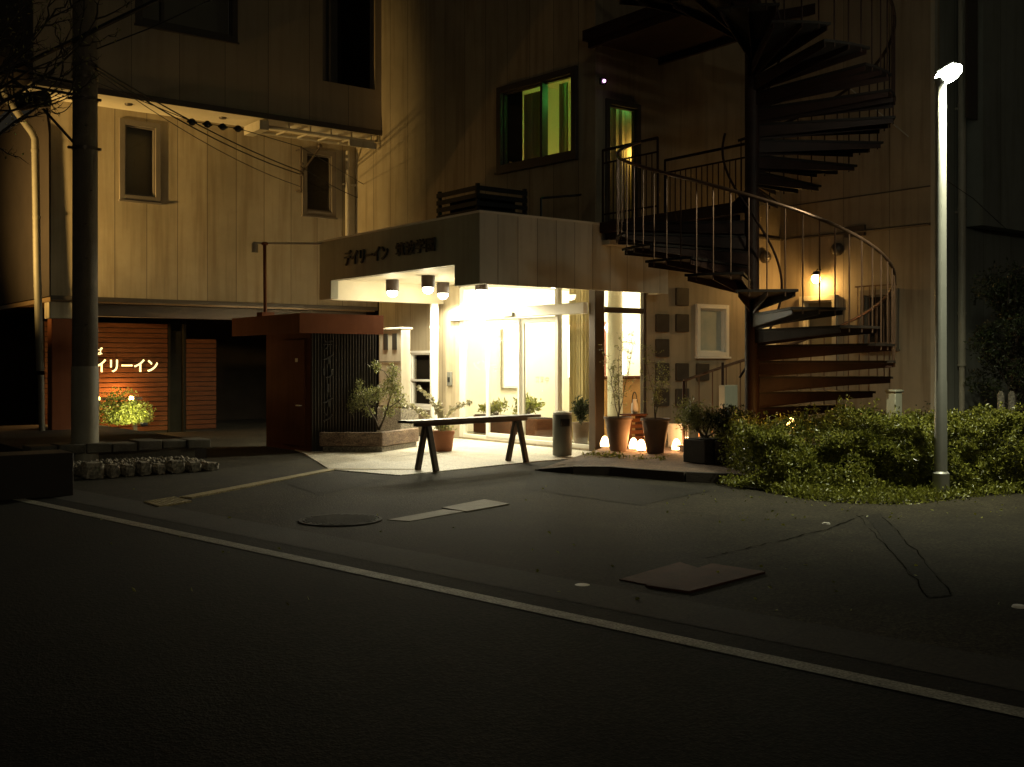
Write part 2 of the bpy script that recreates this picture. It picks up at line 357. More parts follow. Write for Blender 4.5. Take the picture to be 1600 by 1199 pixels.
def window(parent, face, plane, s0, s1, z0, z1, fm=None, pane='glass', back='blind', fw=.05, mull=(), depth=.10, proud=.03, backoff=.07, label=None, trans=()):
    """window part: frame ring with glass pane and what hangs behind it; sits in a real opening"""
    fm = fm or M['frame_grey']; b = MB()
    b.slab(face, plane, s0 - .02, s0 + fw, z0 - .02, z1 + .02, -depth, proud); b.slab(face, plane, s1 - fw, s1 + .02, z0 - .02, z1 + .02, -depth, proud)
    b.slab(face, plane, s0 + fw, s1 - fw, z0 - .02, z0 + fw, -depth, proud); b.slab(face, plane, s0 + fw, s1 - fw, z1 - fw, z1 + .02, -depth, proud)
    for q in mull: b.slab(face, plane, q - .025, q + .025, z0 + fw, z1 - fw, -depth + .01, proud - .012)
    for q in trans: b.slab(face, plane, s0 + fw, s1 - fw, q - .02, q + .02, -depth + .015, proud - .016)
    w = b.build('window', fm, parent, bevel=.004)
    if label: w['label'] = label
    # inner sash
    i = MB(); k = fw; a = .028
    i.slab(face, plane, s0 + k, s0 + k + a, z0 + k, z1 - k, -depth + .02, -.012); i.slab(face, plane, s1 - k - a, s1 - k, z0 + k, z1 - k, -depth + .02, -.012)
    i.slab(face, plane, s0 + k + a, s1 - k - a, z0 + k, z0 + k + a, -depth + .02, -.012); i.slab(face, plane, s0 + k + a, s1 - k - a, z1 - k - a, z1 - k, -depth + .02, -.012)
    i.build('sash', fm, w)
    MB().slab(face, plane, s0 + k + .003, s1 - k - .003, z0 + k + .003, z1 - k - .003, -depth + .045, -depth + .051).build('pane', M[pane], w, smooth=False)
    if back:
        MB().slab(face, plane, s0 - .02, s1 + .02, z0 - .02, z1 + .02, -depth - backoff - .02, -depth - backoff).build('blind' if back == 'blind' else 'curtain', M[back], w, smooth=False)  # darkroom back: near-black sheet paints the unlit room, no curtain
    MB().slab(face, plane, s0 - .04, s1 + .04, z0 - .055, z0 - .022, .002, proud + .03).build('sill', fm, w, bevel=.004)
    return w

# ================================================================== SETTING
g = MB(); g.add([(-260, -260, 0), (260, -260, 0), (260, 260, 0), (-260, 260, 0)], [(0, 1, 2, 3)])
gm = g.build('ground', M['asphalt'], base=(0, 0, 0)); struct(gm)
# road: near side of the white line
La = Vector((-5.41, 11.41)); Lb = Vector((2.04, 4.30)); dr = (Lb - La).normalized(); nr = Vector((-dr.y, dr.x))   # nr points to the building side
if nr.y < 0: nr = -nr
def strip(o0, o1, t0, t1, z):
    q = [La + dr * t0 + nr * o0, La + dr * t1 + nr * o0, La + dr * t1 + nr * o1, La + dr * t0 + nr * o1]
    return [(*UV(p.x, p.y), z) for p in q]
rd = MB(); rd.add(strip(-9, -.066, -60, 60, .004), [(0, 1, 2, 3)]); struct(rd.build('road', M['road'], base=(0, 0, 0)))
def sheet_strip(name, material, o0, o1, z, seg=.6, t0=-40, t1=40):
    # own local frame along the line so the joints fall across it
    me = bpy.data.meshes.new(name); me.from_pydata([(t0, o0, 0), (t1, o0, 0), (t1, o1, 0), (t0, o1, 0)], [], [(0, 1, 2, 3)])
    me.materials.append(material); o = bpy.data.objects.new(name, me); COL.objects.link(o)
    o.location = (La.x, La.y, z); o.rotation_euler = (0, 0, math.atan2(dr.y, dr.x)); return o
struct(sheet_strip('road_edge_line', M['line'], -.062, .062, .008))
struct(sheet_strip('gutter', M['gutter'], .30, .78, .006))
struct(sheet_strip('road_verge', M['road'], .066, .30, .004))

# forecourt pad
pd = MB(); poly = [UV(*p) for p in [(-2.35 - .1, 14.1), (-1.39, 13.38), (.336, 15.25)]]
A0 = on_z(515, 735)[:2]; A1 = on_z(625, 744)[:2]; A2 = on_z(838, 722)[:2]
pd.prism([A0, A1, A2, (11.36, 12.0), (11.36, 17.4), (8.2, 17.4), (7.6, 15.2)], -.05, .012)
struct(pd.build('entrance_paving', M['pad'], base=(0, 0, 0), smooth=False))
# deck of brick with a dark kerb
dpts = [on_z(x, y, .11)[:2] for x, y in ((842, 722), (900, 726), (960, 729), (1075, 738), (1150, 741), (1240, 746))]
inner = dpts + [(15.9, 12.68), (11.62, 12.68), (11.36, 12.4)]
dk = MB(); dk.prism(inner, -.02, [.02, .085, .105] + [.11] * (len(inner) - 3)); struct(dk.build('brick_terrace', M['brick'], base=(0, 0, 0), smooth=False))
kb = MB()
for i in range(len(dpts) - 1):
    a = Vector(dpts[i]); b = Vector(dpts[i + 1]); n = Vector(((b - a).y, -(b - a).x)).normalized() * .09
    za = [.02, .09, .112, .117, .117, .117][i]; zb = [.02, .09, .112, .117, .117, .117][i + 1]
    kb.prism([a + n, b + n, b, a], -.02, [za + .003 * (i % 2), zb + .003 * (i % 2), zb + .003 * (i % 2), za + .003 * (i % 2)])
struct(kb.build('terrace_kerb', M['kerb'], base=(0, 0, 0), smooth=False))
# tactile path
t0 = on_z(262, 786)[:2]; tA = on_z(290, 779)[:2]; tB = on_z(520, 734.5)[:2]; 
def ribbon(a, b, w, z, name, m):
    a = Vector(a); b = Vector(b); n = Vector((-(b - a).y, (b - a).x)).normalized() * w / 2
    o = MB(); o.prism([a + n, b + n, b - n, a - n], z - .02, z); return o
tp = ribbon(tA, tB, .15, .016, '', None); struct(tp.build('tactile_path', M['tactile'], base=(0, 0, 0), smooth=False))
tq = MB(); q = [on_z(*p)[:2] for p in ((224, 786), (248, 793.5), (300, 785), (272, 778.5))]; tq.prism(q, 0, .016)
for i in range(8):
    for j in range(8):
        a = (i + .5) / 8; b = (j + .5) / 8
        P = [q[0][k] * (1 - a) * (1 - b) + q[3][k] * a * (1 - b) + q[1][k] * (1 - a) * b + q[2][k] * a * b for k in (0, 1)]
        tq.lathe((P[0], P[1], .0158), [(.016, 0), (.012, .005)], 6)
tag(tq.build('tactile_block', M['tactile'], smooth=False), 'pale studded paving block at the street end of the yellow strip', 'tactile paving')
tp2 = ribbon(tB, on_z(655, 735)[:2], .15, .016, '', None); struct(tp2.build('tactile_path_branch', M['tactile'], base=(0, 0, 0), smooth=False))
# plates, covers
def plate(px, z, m, label, cat='metal plate', name='steel_plate'):
    q = [on_z(*p, z)[:2] for p in px]; b = MB(); b.prism(q, .0, z); return tag(b.build(name, m, smooth=False, bevel=.003), label, cat)
plate(((605, 812), (640, 814.5), (727, 799), (693, 796)), .006, M['plate'], 'worn brown steel plate in front of the bench, the darker lower one')
plate(((690, 793), (729, 799), (796, 787), (757, 780)), .012, M['plate'], 'pale steel plate overlapping the darker one before the bench')
plate(((967, 905), (1010, 913), (1110, 893), (1062, 878)), .008, M['rustplate'], 'dark red steel plate half under another near the road line')
plate(((1008, 914), (1077, 924), (1196, 893), (1112, 880)), .016, M['rustplate'], 'red brown steel plate lying on top beside the gutter')
mh = MB(); c = on_z(532, 813.5)[:2]; mh.lathe((c[0], c[1], 0), [(.37, 0), (.37, .012), (.345, .013), (.345, .007), (.33, .007), (.33, .014)], 48)
for i in range(-5, 6):
    L_ = math.sqrt(.31 ** 2 - (i * .055) ** 2) if abs(i * .055) < .31 else 0
    mh.box(c[0] - L_, c[0] + L_, c[1] + i * .055 - .012, c[1] + i * .055 + .012, .0135, .018)
tag(mh.build('manhole_cover', M['iron'], smooth=False), 'round iron manhole cover flush in the dark asphalt', 'manhole cover')
wd_ = MB(); c = on_z(910, 915.5)[:2]; wd_.lathe((c[0], c[1], 0), [(.048, 0), (.048, .006), (.04, .008)], 24)
tag(wd_.build('survey_marker', M['white']), 'small white round marker set in the ground by the gutter', 'marker')
for k, (x, y, r, lb) in enumerate([(1291, 819, .035, 'tiny white stud in the asphalt below the hedge'), (1592, 949, .04, 'tiny white stud at the right end of the forecourt')]):
    s_ = MB(); c = on_z(x, y)[:2]; s_.lathe((c[0], c[1], 0), [(r, 0), (r * .8, .012)], 16); tag(s_.build('ground_stud', M['white']), lb, 'stud')
# asphalt repair seams (real shallow strips of bitumen)
def seamline(pts, w, name):
    b = MB()
    P = [Vector(on_z(*p)[:2]) for p in pts]
    Q = []
    for i in range(len(P) - 1):
        for k in range(8): Q.append(P[i].lerp(P[i + 1], k / 8) + Vector((R.uniform(-.02, .02), R.uniform(-.02, .02))))
    Q.append(P[-1])
    for i in range(len(Q) - 1):
        n = Vector((-(Q[i + 1] - Q[i]).y, (Q[i + 1] - Q[i]).x)).normalized() * w * R.uniform(.03, .24)
        b.add([(*(Q[i] + n), .0045), (*(Q[i + 1] + n), .0045), (*(Q[i + 1] - n), .0045), (*(Q[i] - n), .0045)], [(0, 1, 2, 3)])
    return struct(b.build(name, M['tar'], base=(0, 0, 0), smooth=False))
seamline(((1100, 873), (1200, 850), (1290, 828), (1350, 806)), .035, 'asphalt_crack')
seamline(((1340, 806), (1400, 868), (1450, 935)), .02, 'asphalt_crack')
seamline(((1375, 803), (1430, 860), (1485, 930)), .02, 'asphalt_crack')
seamline(((800, 905), (900, 935), (1010, 958), (1300, 1010), (1600, 1075)), .03, 'asphalt_crack')

def patch(px):
    P = [Vector(on_z(*p)[:2]) for p in px]; Q = []
    for i in range(len(P)):
        for k in range(6): Q.append(P[i].lerp(P[(i + 1) % len(P)], k / 6) + Vector((R.uniform(-.015, .015), R.uniform(-.015, .015))))
    b = MB(); b.add([(q.x, q.y, .004) for q in Q], [tuple(range(len(Q)))]); return struct(b.build('asphalt_patch', M['newasphalt'], base=(0, 0, 0), smooth=False))
patch(((1352, 806), (1376, 803), (1488, 930), (1452, 936)))
patch(((420, 745), (515, 738), (620, 746), (500, 775)))
patch(((830, 735), (1010, 757), (1110, 768), (1000, 790), (820, 765)))
# a few fallen leaves and bits of grit
lt = []
for _ in range(60):
    c = on_z(R.uniform(150, 1590), R.uniform(760, 960)); lt.append((c[0], c[1], .009))
for _ in range(110):
    c = on_z(R.uniform(1040, 1590), R.uniform(765, 815)); lt.append((c[0], c[1], .009))
tag(MB().leaves(lt, .035, .022, 0).build('fallen_leaves', M['cover'], smooth=False, recalc=False), 'dry leaves scattered over the dark forecourt', 'leaves', kind='stuff')

# ================================================================== LEFT WING
ULW, VLW, VUP = 4.96, 19.4, 18.45        # lower storey plane, overhanging storey plane
LW = thing('hotel_wing', 'cream sided hotel wing with an overhanging upper storey behind the utility pole', 'building', 4.45, VUP)
def rect_v(x0, x1, y0, y1, v):            # window rectangle on a v-plane from its seen edges
    a = on_v(x0, (y0[0] + y1[0]) / 2, v); b = on_v(x1, (y0[1] + y1[1]) / 2, v)
    z1 = (on_v(x0, y0[0], v)[2] + on_v(x1, y0[1], v)[2]) / 2; z0 = (on_v(x0, y1[0], v)[2] + on_v(x1, y1[1], v)[2]) / 2
    return a[0], b[0], z0, z1
def rect_u(x0, x1, y0, y1, u):
    a = on_u(x0, 500, u); b = on_u(x1, 500, u)
    z1 = (on_u(x0, y0[0], u)[2] + on_u(x1, y0[1], u)[2]) / 2; z0 = (on_u(x0, y1[0], u)[2] + on_u(x1, y1[1], u)[2]) / 2
    return b[1], a[1], z0, z1
w1 = rect_v(188, 249, (188, 195), (310, 316), VLW); w2 = rect_v(473, 523, (233, 239), (333, 340), VLW)
w3 = rect_v(213, 369, (-60, -40), (38, 63), VUP); w4 = rect_v(504, 586, (-90, -80), (128, 139), VUP)
ZS = 5.93
MB().wall('v', VLW, ULW, 11.37, 2.55, ZS, .2, [w1, w2]).build('wall', M['cream_v'], LW)
MB().wall('v', VUP, 4.45, 10.95, ZS + .02, 10.2, .2, [w3, w4]).build('upper_wall', M['upper'], LW)
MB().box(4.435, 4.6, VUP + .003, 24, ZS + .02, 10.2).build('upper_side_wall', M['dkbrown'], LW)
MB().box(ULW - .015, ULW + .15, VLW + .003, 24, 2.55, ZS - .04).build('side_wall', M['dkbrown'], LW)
MB().box(4.45, 10.95, VUP - .0, VLW, ZS - .03, ZS + .017).build('soffit', M['soffit'], LW, smooth=False)
MB().box(4.43, 10.93, VUP - .03, VUP - .003, ZS - .05, ZS + .05).build('drip_edge', M['frame_dk'], LW)
for px in (201, 348):
    c = on_v(px, 100, VUP + .45); MB().lathe((c[0], c[1], ZS - .055), [(.06, 0), (.07, .02), (.07, .0245)], 20).build('soffit_vent', M['frame_dk'], LW)
window(LW, 'v', VLW, *w1, fm=M['frame_grey'], back='blind', fw=.075, label='grey framed window with a pale blind above the sign')
window(LW, 'v', VLW, *w2, fm=M['frame_grey'], back='darkroom', fw=.08, label='dark narrow window beside the cable bracket')
window(LW, 'v', VUP, *w3, fm=M['frame_dk'], back='blind', fw=.08, mull=(w3[0] + .45,), backoff=.3, label='wide dark window with a closed curtain at the top')
# open balcony recess of the upper storey
bb = MB(); u0, u1, z0, z1 = w4
bb.box(u0 - .05, u1 + .05, VUP + 1.4, VUP + 1.5, z0 - .1, z1); bb.box(u0 - .15, u0 - .05, VUP + .21, VUP + 1.5, z0 - .1, z1); bb.box(u1 + .02, u1 + .1, VUP + .21, VUP + 1.5, z0 - .1, z1)
bb.box(u0 - .15, u1 + .1, VUP + .21, VUP + 1.5, z0 - .2, z0 - .102); bb.build('balcony_recess', M['darkroom'], LW)
dd = MB(); dd.slab('v', VUP + 1.4, u0 + .35, u0 + .80, z0 - .1, z0 + 1.9, .003, .05); dd.slab('v', VUP + 1.4, u1 - .5, u1 - .1, z0 - .1, z0 + 2.3, .003, .05); dd.build('balcony_door', M['frame_grey'], LW)
MB().box(u0 + .02, u0 + .09, VUP + .05, VUP + .16, z0 + .02, z1).box(u0 + .16, u0 + .20, VUP + .05, VUP + .12, z0 + .02, z1).build('balcony_post', M['frame_grey'], LW)
# carport below: ceiling, beam, back wall, corner pier
MB().box(ULW, 11.3, VLW, 25.6, 2.46, 2.535).build('carport_ceiling', mat('brown_gloss_ceiling', (.30, .20, .11), .18, .3, var=.3, scale=1.2, stretch=(1, 4, 1)), LW, smooth=False)
MB().box(ULW + .3, 11.3, VLW + .35, VLW + .52, 2.24, 2.455).build('carport_beam', M['brownmetal'], LW)
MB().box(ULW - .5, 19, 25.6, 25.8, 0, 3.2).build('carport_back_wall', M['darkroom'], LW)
MB().box(ULW + .02, ULW + .40, VLW + .02, VLW + .3, 0, 2.17).build('pier', M['hutred'], LW, bevel=.01)
MB().box(ULW - .02, ULW + .44, VLW - .01, VLW + .34, 2.17, 2.45).build('pier_capital', M['cream_v'], LW, bevel=.01)
MB().box(ULW - .01, 11.36, VLW - .035, VLW - .003, 2.49, 2.56).build('base_flashing', M['frame_dk'], LW)

# escape ladder rack hanging under the overhang
rk = MB(); 
a = on_v(405, 222, VUP + .25); b = on_v(585, 240, VUP + .25); zt = ZS - .16
for dv in (0, .55):
    rk.tube([(a[0] + .1, VUP + .12 + dv, zt), (10.78, VUP + .12 + dv, zt)], .028, 6)
for k in range(6):
    uu = a[0] + .1 + (10.74 - a[0] - .1) * k / 5; rk.tube([(uu, VUP + .12, zt), (uu, VUP + .67, zt)], .022, 6); rk.tube([(uu, VUP + .12, zt), (uu, VUP + .12, ZS - .03)], .014, 6)
rk.box(a[0] - .08, a[0] + .1, VUP + .05, VUP + .75, zt - .08, zt + .09)
rk.box(10.2, 10.8, VUP + .02, VUP + .06, zt - .16, zt - .04)
tag(rk.build('ladder_rack', M['pvc']), 'pale metal ladder rack hanging under the overhanging storey', 'ladder rack')
# white drop pipe in the inner corner
dp = MB(); c = on_v(543, 300, VLW - .09); dp.tube([(c[0], c[1], 3.5), (c[0], c[1], ZS - .25)], .05, 12); dp.tube([(c[0] + .22, c[1], 3.5), (c[0] + .22, c[1], ZS - .25)], .028, 10)
for z in (3.9, 5.0): dp.box(c[0] - .07, c[0] + .27, c[1] - .02, VLW - .003, z, z + .03)
tag(dp.build('drainpipe', M['pvc']), 'pair of thin pipes in the inner corner above the canopy', 'drainpipe')
# cable bracket beside the small dark window
bk = MB(); c = on_v(470, 265, VLW - .2); bk.tube([(c[0], c[1], c[2] - .45), (c[0], c[1], c[2] + .45)], .025, 8)
for z in (-.4, .4): bk.tube([(c[0], c[1], c[2] + z), (c[0], VLW, c[2] + z)], .016, 6)
bk.tube([(c[0], c[1], c[2] - .1), (c[0] + .28, c[1] - .25, c[2] + .42)], .018, 6); bk.ball((c[0] + .28, c[1] - .25, c[2] + .45), .05, 6)
for z in (-.1, 0, .1): bk.lathe((c[0], c[1] - .05, c[2] + z - .03), [(.02, 0), (.035, .02), (.035, .04), (.02, .06)], 10)
tag(bk.build('cable_bracket', M['brownmetal']), 'rusty wall bracket where the overhead wires land beside the narrow window', 'bracket')

# slatted sign screen and hotel name
VS = 21.6
uS0 = on_v(150 - 110, 600, VS)[0]; uS1 = on_v(262, 600, VS)[0]; uS2 = on_v(291, 600, VS)[0]; uS3 = on_v(338, 600, VS)[0]
def slat_screen(u0, u1, z1, label, z0=.05):
    t = thing('slatted_screen', label, 'timber screen', (u0 + u1) / 2, VS)
    b = MB(); z = z0
    while z < z1:
        b.box(u0, u1, VS + R.uniform(0, .006), VS + .03, z, z + .082); z += .098
    b.build('slats', M['slat'], t, bevel=.004); MB().box(u0, u1, VS + .032, VS + .07, z0 - .05, z1).build('backing', M['darkroom'], t)
    return t
ss = slat_screen(max(uS0, ULW + .45), uS1, 2.2, 'glowing red brown slatted timber screen carrying the lit hotel name')
slat_screen(uS2, uS3, 1.9, 'unlit narrow slatted timber screen beside the dark doorway')
# posts and board of the doorway, coloured black for the unlit opening
df = MB(); df.box(uS1 + .01, uS1 + .06, VS, VS + .1, 0, 2.2); df.box(uS2 - .06, uS2 - .01, VS, VS + .1, 0, 2.2); df.box(uS1 + .07, uS2 - .07, VS + .06, VS + .09, 0, 2.05)
tag(df.build('dark_doorway', M['tar']), 'unlit doorway filled with black boards between the two slatted screens', 'doorway')
def tv(x, y): return on_v(x, y, VS - .03)
sg = thing('name_sign', 'lit cream katakana hotel name fixed on the slatted screen', 'sign', tv(200, 560)[0], VS - .03, tv(200, 585)[2])
text_mesh('デイリーイン', 'v', VS - .012, tv(128, 570)[0], tv(246.5, 570)[0], tv(200, 582)[2], tv(200, 560)[2], 'lettering', E['sign'], sg, .03, .012)
text_mesh('つくば', 'v', VS - .012, tv(128, 550)[0], tv(160.5, 550)[0], tv(150, 555)[2], tv(150, 543)[2], 'small_lettering', E['sign'], sg, .02, .004)

# sign garden: slab ledge, rubble edge, shrub, low slatted rail with lamps
gl = MB(); pts = [on_z(150 - 150, 702, .28), on_z(150, 701, .28), on_z(335, 690, .28)]
uA, vA = on_z(60, 706, .28)[:2]; uB, vB = on_z(330, 690, .28)[:2]
ledge = thing('garden_ledge', 'long dark stone ledge edging the shrub bed under the lit name', 'stone ledge', (uA + uB) / 2, vA)
lb_ = MB(); n_ = 7
for i in range(n_):
    a0 = uA + (uB - uA) * i / n_; a1 = uA + (uB - uA) * (i + 1) / n_ - .012; j = R.uniform(-.02, .02)
    lb_.prism([(a0, vB - .02 + j), (a1, vB + j), (a1, vB + .42), (a0, vB + .42)], .20 + R.uniform(-.01, .01), .32 + R.uniform(-.012, .012))
lb_.build('capstones', M['darkstone'], ledge, bevel=.015)
MB().box(uA, uB - .2, vB + .1, vB + .34, 0, .2).build('footing', M['darkstone'], ledge)
bed = MB(); bed.box(uA, uB + .1, vB + .43, VS - .3, 0, .26); struct(bed.build('planting_bed', M['soil'], base=(0, 0, 0)))
# rubble kerb stones (countable)
ks = []
xs = [(130, 166, 26), (168, 190, 20), (192, 214, 18), (216, 240, 21), (242, 262, 16), (264, 292, 19), (294, 318, 15), (320, 345, 13)]
for i, (xa, xb, hpx) in enumerate(xs):
    yb = 750 - (xa - 130) * .07; a = on_z(xa, yb); b = on_z(xb, yb - (xb - xa) * .06)
    L_ = math.hypot(b[0] - a[0], b[1] - a[1]); d = 1.4 * F / (yb - YH); h = hpx * d / F
    bm_ = MB(); bm_.box(-L_ / 2, L_ / 2, -.02, .22, 0, h)
    me_o = None
    o = MB()
    # irregular block: displaced subdivided box
    import itertools
    nx, ny, nz = 5, 4, 4; idx = {}; vs = []; fs = []
    def vid(i_, j_, k_):
        key = (i_, j_, k_)
        if key not in idx:
            px_, py_, pz_ = i_ / nx, j_ / ny, k_ / nz
            r_ = .012
            e = lambda t: 1 if t in (0, 1) else 0
            cut = .035 if e(px_) + e(py_) + e(pz_) >= 2 else 0
            vs.append((a[0] + (L_ - .01) * (px_ * (1 - 2 * cut / L_) + cut / L_) + R.uniform(-1, 1) * r_ * .5, a[1] - .02 + .24 * (py_ * (1 - 2 * cut) + cut) + R.uniform(-1, 1) * r_, max(0, h * (pz_ * (1 - cut * 2) + cut) + R.uniform(-1, 1) * r_ * .6)))
            idx[key] = len(vs) - 1
        return idx[key]
    for i_, j_ in itertools.product(range(nx), range(ny)):
        fs.append((vid(i_, j_, nz), vid(i_ + 1, j_, nz), vid(i_ + 1, j_ + 1, nz), vid(i_, j_ + 1, nz))); fs.append((vid(i_, j_, 0), vid(i_, j_ + 1, 0), vid(i_ + 1, j_ + 1, 0), vid(i_ + 1, j_, 0)))
    for i_, k_ in itertools.product(range(nx), range(nz)):
        fs.append((vid(i_, 0, k_), vid(i_ + 1, 0, k_), vid(i_ + 1, 0, k_ + 1), vid(i_, 0, k_ + 1))); fs.append((vid(i_, ny, k_), vid(i_, ny, k_ + 1), vid(i_ + 1, ny, k_ + 1), vid(i_ + 1, ny, k_)))
    for j_, k_ in itertools.product(range(ny), range(nz)):
        fs.append((vid(0, j_, k_), vid(0, j_, k_ + 1), vid(0, j_ + 1, k_ + 1), vid(0, j_ + 1, k_))); fs.append((vid(nx, j_, k_), vid(nx, j_ + 1, k_), vid(nx, j_ + 1, k_ + 1), vid(nx, j_, k_ + 1)))
    o.add(vs, fs)
    lab = ['squared pale kerb stone at the foot of the pole', 'second kerb stone from the pole, low and rough', 'third kerb stone from the pole in the rubble edge', 'taller rough stone midway along the rubble edge',
           'fifth kerb stone from the pole, small and dark', 'long low rubble stone past the middle of the edge', 'second last stone at the driveway end of the rubble edge', 'last flat stone at the driveway end of the rubble edge'][i]
    tag(o.build('kerb_stone', M['stone'], smooth=False), lab, 'stone', 'rough stones edging the sign garden')
# gravel between
gv = MB(); ga = on_z(140, 748); gb = on_z(345, 736)
P = []
for _ in range(900):
    t = R.random(); P.append((ga[0] + (gb[0] - ga[0]) * t, ga[1] + .22 + R.random() * max(.1, vB - ga[1] - .2), .05 + R.random() * .05))
for p in P: r_ = R.uniform(.015, .045); gv.add([(p[0] + r_ * a_, p[1] + r_ * b_, p[2] + r_ * c_ * .7) for a_, b_, c_ in ((1, 0, 0), (-1, 0, 0), (0, 1, 0), (0, -1, 0), (0, 0, 1), (0, 0, -1))], [(0, 2, 4), (2, 1, 4), (1, 3, 4), (3, 0, 4), (2, 0, 5), (1, 2, 5), (3, 1, 5), (0, 3, 5)])
gv.box(ga[0], gb[0], ga[1] + .2, vB + .1, -.01, .05)
tag(gv.build('garden_gravel', M['stone'], smooth=False), 'pale gravel and rubble in front of the stone ledge', 'gravel', kind='stuff')

def shrub(name, label, cat, c, rx, ry, h, n, L, Wd, m, stems=6, group=None, clump=9, z0=0.0, bark=None, shape=1.0, low=.25):
    t = thing(name, label, cat, c[0], c[1], c[2], group)
    f = MB(); st = MB(); cl = []
    for k in range(clump):
        a = R.uniform(0, 6.283); q = math.sqrt(R.random()); cl.append((c[0] + rx * q * math.cos(a) * .75, c[1] + ry * q * math.sin(a) * .75, c[2] + z0 + (h - z0) * R.uniform(low, .85) * (1 - .35 * q * shape), R.uniform(.22, .42)))
    pts = []
    for _ in range(n):
        k = R.choice(cl); v = Vector((R.gauss(0, 1), R.gauss(0, 1), R.gauss(0, 1))).normalized() * (R.random() ** .45)
        pts.append((k[0] + v.x * rx * k[3] * 1.5, k[1] + v.y * ry * k[3] * 1.5, max(c[2] + .03, k[2] + v.z * h * k[3] * .8)))
    f.leaves(pts, L, Wd).build('foliage', m, t, smooth=False, recalc=False)
    for k in cl[:max(stems, 3)]:
        st.tube([(c[0] + R.uniform(-.04, .04) * rx * 4, c[1] + R.uniform(-.04, .04), c[2]), (c[0] * .5 + k[0] * .5, c[1] * .5 + k[1] * .5, c[2] + (k[2] - c[2]) * .55), (k[0], k[1], k[2] + h * .1)], [.014, .009, .003], 6)
    st.build('stems', bark or M['bark'], t)
    return t
cs = on_v(188, 660, VS - 1.3)
shrub('garden_shrub', 'yellow green shrub lit brightly below the lit name', 'shrub', (cs[0], cs[1], .26), .62, .4, .62, 5200, .055, .022, M['lily'], clump=22, low=.02)
cs2 = on_v(105, 660, VS - 1.3)
shrub('garden_shrub', 'reddish lit shrub half hidden by the utility pole', 'shrub', (cs2[0], cs2[1], .26), .3, .35, .6, 1800, .055, .022, M['lily'], clump=10, low=.02)
cs3 = on_v(222, 668, VS - 1.0)
shrub('garden_shrub', 'low grassy tuft at the driveway end of the lit bed', 'shrub', (cs3[0], cs3[1], .26), .25, .3, .28, 900, .06, .014, M['lily'], clump=6, low=.02)
# low rail with lamps
rl = thing('low_rail', 'low dark slatted rail with two bright lamps below the lit name', 'rail', cs[0], VS - .7)
b = MB(); ra = on_v(150 - 40, 625, VS - .7)[0]; rb = on_v(222, 625, VS - .7)[0]
for z in (.46, .58, .70): b.box(ra, rb, VS - .72, VS - .69, z, z + .05)
b.build('slats', M['bench'], rl)
for uu in (ra + .1, rb - .12): MB().box(uu - .035, uu + .035, VS - .68, VS - .62, 0, .76).build('post', M['bench'], rl)
for x_, nm in ((153, 0), (205, 1)):
    c = on_v(x_, 626, VS - .85); z_ = .68
    gl_ = MB(); gl_.lathe((c[0], c[1], z_ - .05), [(.05, 0), (.055, .06), (.03, .08)], 16); lp = gl_.build('lamp_shade', M['brownmetal'], rl)
    MB().ball((c[0], c[1] + .0, z_ + .05), .05, 8).build('bulb', E['orange'], lp)
    light('lamp_glow', 'POINT', c[0], c[1] + .60, z_ + .08, 60 if nm else 48, (1, .50, .13), rl, shadow_soft_size=.04)
fl = thing('garden_floodlight', 'small floodlight hidden behind the ledge shining on the yellow shrub', 'floodlight', cs[0] + .2, cs[1] - .75, .3)
MB().box(cs[0] + .12, cs[0] + .24, cs[1] - .8, cs[1] - .74, .27, .33).build('housing', M['black'], fl, bevel=.01)
fg = light('flood_glow', 'SPOT', cs[0] + .1, cs[1] - .85, .42, 150, (1, .88, .34), fl, shadow_soft_size=.05, spot_size=math.radians(95), spot_blend=.6); fg.rotation_euler = (math.radians(84), 0, math.radians(4))

# utility pole
pc = at(133, 722, 14.6); PU, PV = pc[0], pc[1]
up = thing('utility_pole', 'tall dark round concrete utility pole with a pale lower sleeve', 'utility pole', PU, PV)
MB().lathe((PU, PV, 0), [(.165, 1.36), (.16, 5), (.155, 9.5)], 32).build('shaft', M['pole'], up)
MB().lathe((PU, PV, 0), [(.178, 0), (.176, 1.33), (.170, 1.36)], 32).build('sleeve', M['sleeve'], up)
bd = MB()
for y_ in (233, 156, 123, 104): z_ = at(133, y_, 14.6)[2]; bd.lathe((PU, PV, z_), [(.162, -.02), (.172, -.02), (.172, .02), (.162, .02)], 28)
for y_ in (233, 156): z_ = at(133, y_, 14.6)[2]; bd.tube([tuple(at(106, y_ - 3, 14.6)), tuple(at(158, y_ + 1, 14.6))], .02, 6)
bd.build('band', M['brownmetal'], up)
for y_, s in ((300, -1), (352, 1), (405, 1), (508, 1), (200, 1)):
    z_ = at(133, y_, 14.6)[2]; MB().tube([W2 for W2 in [(PU - .1 * s * .3, PV - .14, z_), (PU - .1 * s * .3, PV - .19, z_)]], .012, 6).build('step_bolt', M['brownmetal'], up)
# plinth the pole stands on
pl = MB(); 
a = on_z(115, 775)[:2]
pl.box(a[0] - 3.2, a[0], a[1], a[1] + .5, 0, .46); pl.box(a[0] - .2, a[0] + .12, a[1] + .502, PV + .3, 0, .16)
tag(pl.build('low_block_wall', M['dkbrown'], bevel=.01), 'unlit black low wall beside the foot of the utility pole', 'low wall')
